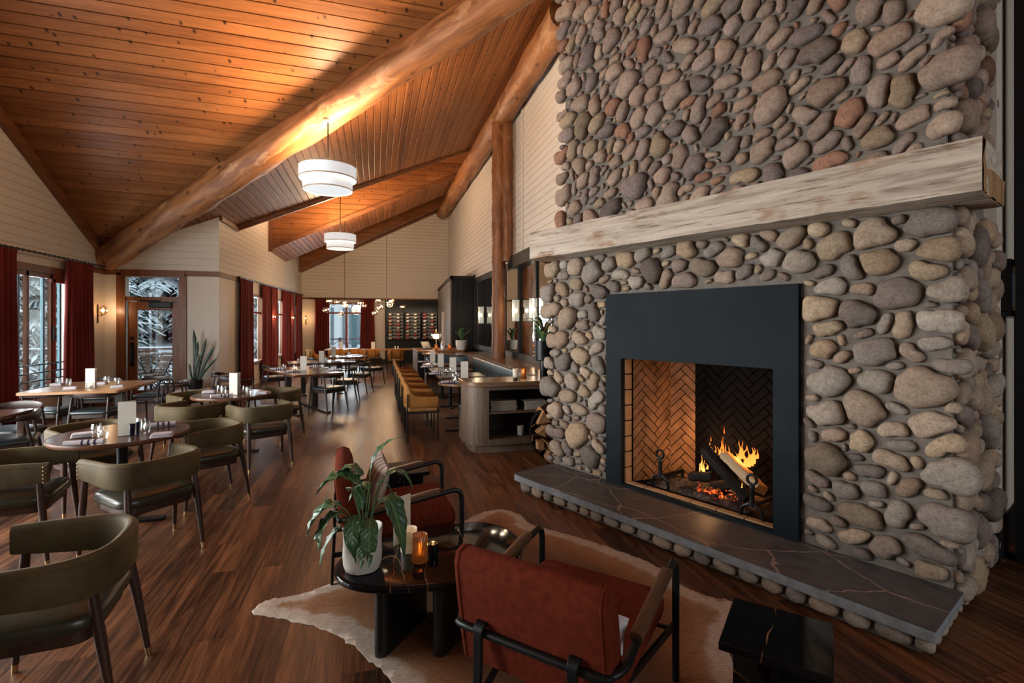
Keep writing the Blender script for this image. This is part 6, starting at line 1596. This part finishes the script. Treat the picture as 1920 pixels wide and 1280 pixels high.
for (pxa, pxb, n_, nm) in ((919, 969, 9, 'left'), (983, 1024, 8, 'right')):
    xa, xb = atY(pxa, 6.36)+.01, atY(pxb, 6.36)
    for k in range(n_):
        j = rl.uniform(-.008, .008); o = MB().box(-(xb-xa)/2, (xb-xa)/2, -.10, .10, 0, .0125).build('stacked_menu', M_BOOK, None, bevel=.003)
        o.location = ((xa+xb)/2+j, 6.45+rl.uniform(-.008, .008), zsf+k*.0145); o.rotation_euler = (0, 0, rl.uniform(-.03, .03))
        tag(o, 'cream menu, %s from the top of the %s stack on the oak cabinet shelf' % (ORD[n_-k] if n_-k > 1 else 'topmost', nm) if n_-k > 1 else 'cream menu on top of the %s stack on the oak cabinet shelf' % nm, 'menu', 'stacked menus in the oak cabinet')
# on the waiter station
zst = .941
tl_ = T('table_lamp', 'glass-shaded table lamp on the waiter station', 'table lamp', (atY(818, 14.1), 14.1, zst))
MB().lathe([(.07, 0), (.07, .015), (.010, .02), (.010, .30)], n=20).build('base', M_BRASS, tl_); MB().lathe([(.13, .28), (.145, .33), (.14, .42), (.10, .45), (.03, .46)], n=24, cap=False).build('glass_shade', M_GLOBE, tl_); MB().lathe([(.06, .28), (.08, .30), (.075, .40), (.03, .41)], n=20).build('inner_shade', emit('lamp_inner', (1, .75, .42), 2.2), tl_); MB().lathe([(.012, .46), (.02, .50), (.008, .56)], n=12).build('finial', M_BRASS, tl_)
point('table_lamp_light', (atY(818, 14.1)-.2, 13.95, zst+.35), 6, M_WARM, .08)
pt = T('order_terminal', 'tilted order terminal on the left of the waiter station', 'tablet', (atY(802, 13.9), 13.9, zst), .5)
MB().box(-.10, .10, -.08, .10, 0, .02).build('base', M_BLACK, pt); m = MB().box(-.13, .13, -.010, .010, 0, .22, Matrix.Translation((0, .03, .03)) @ Matrix.Rotation(D(-38), 4, 'X')); m.build('screen', simple('screen_glass', (.02, .02, .02), .6), pt); MB().bar((0, 0, .02), (0, .10, .13), .05, .02).build('arm', M_BLACK, pt)
for px, lab in ((818, 'amber candle holder beside the table lamp on the waiter station'), (843, 'amber candle holder at the right end of the waiter station, by the white pot')):
    ribbed((atY(px, 13.6), 13.6, zst), lab, .045, .15, .5)
o = MB().lathe([(.05, 0), (.052, .01), (.05, .17), (.03, .20), (.03, .22), (.001, .221)], n=20).build('canister', simple('brushed_steel', (.55, .55, .55), .3, .9)); o.location = (atY(830, 13.5), 13.5, zst); tag(o, 'brushed steel canister between the amber candles on the waiter station', 'canister')

# ------------------------------------------------------------------ outdoors
gm = MB(); N_ = 46; vs = []; fs = []
for j in range(N_+1):
    for i in range(N_+1):
        x = -60+85*i/N_; y = -14+84*j/N_; dl = max(0, max(-x-13, (y-27)*.9)); z = -.42+.16*dl+.25*mnoise.noise(Vector((x*.18, y*.18, 0)))*(min(1, dl/3)+.15)
        vs.append((x, y, z))
for j in range(N_):
    for i in range(N_): a = j*(N_+1)+i; fs.append((a, a+1, a+N_+2, a+N_+1))
S('ground_snow', gm.add(vs, fs), M_SNOW, angle=180)
M_DECK = wood('deck_boards', (.10, .07, .055), (.22, .16, .13), 0, 1, .8)
S('floor_deck', MB().box(-9.5, -3.45, 12.5, 16.2, -.16, -.05).box(-9.5, -5.62, 6, 12.5, -.16, -.05), simple('snowy_deck', (.42, .42, .43), .9, var=.3, nscale=2))
dr = T('deck_railing', 'snow-dusted wooden deck railing seen through the door glass', 'railing', (-6.4, 15.9, -.05))
M_RAILW = simple('dark_rail_wood', (.09, .045, .035), .7)
MB().box(-2.6, 2.4, -.04, .04, .98, 1.03).box(-2.6, 2.4, -.02, .02, .72, .78).box(-2.6, 2.4, -.02, .02, .12, .18).build('rails', M_RAILW, dr); MB().box(-2.6, 2.4, -.05, .05, 1.03, 1.06).box(-2.6, 2.4, -.03, .03, .78, .80).build('snow_cap', M_SNOW, dr)
for k in range(6): MB().box(-2.6+k-.05, -2.5+k-.05, -.05, .05, 0, .98).build('post', M_RAILW, dr)
def patio_chair():
    t = T('patio_chair', '', 'chair', group='slatted patio chairs')
    for s_ in (-1, 1):
        MB().tube([(s_*.21, -.26, 1.0), (s_*.21, .24, .0)], .013, 6).build('leg', M_BLACK, t); MB().tube([(s_*.19, .20, .52), (s_*.19, -.30, 0)], .013, 6).build('leg', M_BLACK, t)
    for k in range(5): f = .30-k*.055; MB().box(-.22, .22, -.26+(k+.3)*.035-.01, -.26+(k+.3)*.035+.01, 1.0-.075*k-.06, 1.0-.075*k).build('back_slat', M_SL, t)
    for k in range(5): MB().box(-.21, .21, -.10+k*.075, -.04+k*.075, .49, .51).build('seat_slat', M_SL, t)
    return t
M_SL = simple('patio_slats', (.12, .075, .05), .7)
PCH = patio_chair()
for px, Y, rz, lab in ((296, 13.7, 2.5, 'slatted patio chair nearest the door glass'), (318, 14.5, 2.4, 'slatted patio chair at the right of the door glass'), (266, 14.4, -.8, 'slatted patio chair at the left edge of the door glass'), (286, 15.1, -2.4, 'slatted patio chair furthest out by the railing')):
    place(PCH, atY(px, Y), Y, rz, lab, z=-.05)
ptb = T('patio_table', 'round outdoor table between the patio chairs behind the door', 'table', (atY(283, 14.3), 14.3, -.05)); MB().prism(circle(.36, 28), .93, .96).build('tabletop', M_SL, ptb); MB().lathe([(.25, 0), (.25, .02), (.03, .03), (.03, .93)], n=16).build('pedestal', M_BLACK, ptb)
M_FIR = snow_tree_mat(); M_BARK = simple('tree_bark', (.05, .038, .03), .9)
def conifer(seed, H=9.0, R=2.3):
    rt_ = random.Random(seed); t = T('conifer', '', 'tree', group='snowy conifers'); MB().tube([(0, 0, 0), (0, 0, H*.5), (0, 0, H*.96)], [.17, .11, .02], 8).build('trunk', M_BARK, t)
    m = MB(); z = .7
    while z < H*.97:
        n_ = 12; L = R*(1-z/H)**.8+.12
        for k in range(n_):
            a = 2*PI*k/n_+rt_.uniform(-.3, .3); l = L*rt_.uniform(.75, 1.15); ca, sa = math.cos(a), math.sin(a)
            for s_, off_, ll in ((0, 0, l),)+tuple((sg*(.55+.03*q_), .12+.125*q_, l*(.5-.055*q_)*rt_.uniform(.7, 1.2)) for q_ in range(7) for sg in (1, -1)):
                a2_ = a+s_; c2, s2 = math.cos(a2_), math.sin(a2_); ox, oy = ca*l*off_, sa*l*off_; dz = -.28*l*off_; rings = []
                for q in range(5):
                    f = q/4; w = .085*ll*math.sin(PI*min(1, f*.9+.12))+.012; h = .06*ll*(1-f)+.02; r0 = ll*f; zz = z+dz-.30*ll*f*f-.10*ll*f
                    rings.append([(ox+c2*r0-s2*w*u_+rt_.uniform(-.03, .03), oy+s2*r0+c2*w*u_+rt_.uniform(-.03, .03), zz+h*v_-.10*w*abs(u_)+rt_.uniform(-.02, .02)) for u_, v_ in ((1, -.3), (.4, .7), (-.4, .7), (-1, -.3), (0, -.8))])
                m.loft(rings)
        z += .24+.04*rt_.random()
    m.build('foliage', M_FIR, t, angle=20); return t
CF = [conifer(1), conifer(2, 11, 2.6), conifer(3, 8, 2.4)]
TR = [(0, -9.6, 17.2, 1.0, 'snow-laden conifer behind the left pane of the near left window'), (1, -11.6, 20.0, .95, 'snow-laden conifer behind the middle pane of the near left window'), (2, -10.4, 21.6, 1.2, 'snow-laden conifer behind the right pane of the near left window'), (0, -14.5, 21.5, 1.25, 'tall snowy conifer further back beyond the near left window'),
      (1, -13.5, 25.5, 1.2, 'tall snowy conifer uphill behind the right pane of the near left window'), (2, -16.5, 27.0, 1.5, 'distant snowy conifer on the slope beyond the near left window'), (1, -13.0, 37.0, 2.0, 'snowy conifer whose branches hang over the door view'), (0, -15.2, 39.0, 2.1, 'snowy conifer seen through the transom above the door'), (2, -17.5, 42.0, 2.2, 'distant snowy conifer left of the door view'),
      (0, -6.0, 29.0, 1.1, 'snowy conifer outside the windows of the far left wall'), (1, -8.5, 34, 1.3, 'distant snowy conifer outside the windows of the far left wall'), (2, -5.4, 35, 1.3, 'snowy conifer outside the left part of the back window'), (1, -18, 34, 1.6, 'large snowy conifer on the far slope'), (0, -20.5, 29, 1.6, 'large snowy conifer at the far left of the slope')]
for k, x, y, s_, lab in TR:
    dl = max(0, max(-x-13, (y-27)*.9)); o = place(CF[k], x, y, rnd.random()*6, lab, z=-.45+.16*dl); o.scale = (s_, s_, s_)
# lodge building and porch seen through the back window
nb = T('lodge_building', 'pale lodge building with teal porch posts seen through the back window', 'building', (-1.6, 29, -.4))
MB().box(-7, 6, 0, 3, 0, 6).build('wall', simple('pale_siding', (.72, .74, .74), .8, var=.05), nb)
for x in (-1.6, -.15, 1.1): MB().box(x, x+1.0, -.06, .0, .9, 2.9).build('window', simple('grey_window', (.16, .20, .22), .2), nb)
for x in (-1.15, .55, 2.2, -2.9): MB().box(x-.13, x+.13, -2.6, -2.34, 0, 4.6).build('porch_post', M_TEAL, nb)
MB().box(-7, 6, -2.7, -2.2, 4.6, 4.9).build('porch_roof', simple('teal_fascia', (.05, .17, .17), .6), nb)
nr = T('porch_railing', 'wooden porch railing with crossed bars outside the back window', 'railing', (-1.6, 24.5, -.1))
MB().box(-3, 3, -.03, .03, 1.0, 1.06).box(-3, 3, -.03, .03, .18, .23).build('rails', M_RAILW, nr); b = MB()
for k in range(7): x = -3+k; b.bar((x, 0, .2), (x+1, 0, 1.0), .04, .03); b.bar((x+1, 0, .2), (x, 0, 1.0), .04, .03)
b.build('crossed_bars', M_RAILW, nr); b = MB()
for k in range(7): b.box(-3+k-.05, -3+k+.05, -.05, .05, -.3, 1.1)
b.build('posts', M_RAILW, nr)
# drop prototypes that were never placed
for o in list(COL.objects):
    if o.parent is None and 'label' in o and not o['label']:
        for c in list(o.children_recursive): bpy.data.objects.remove(c)
        bpy.data.objects.remove(o)
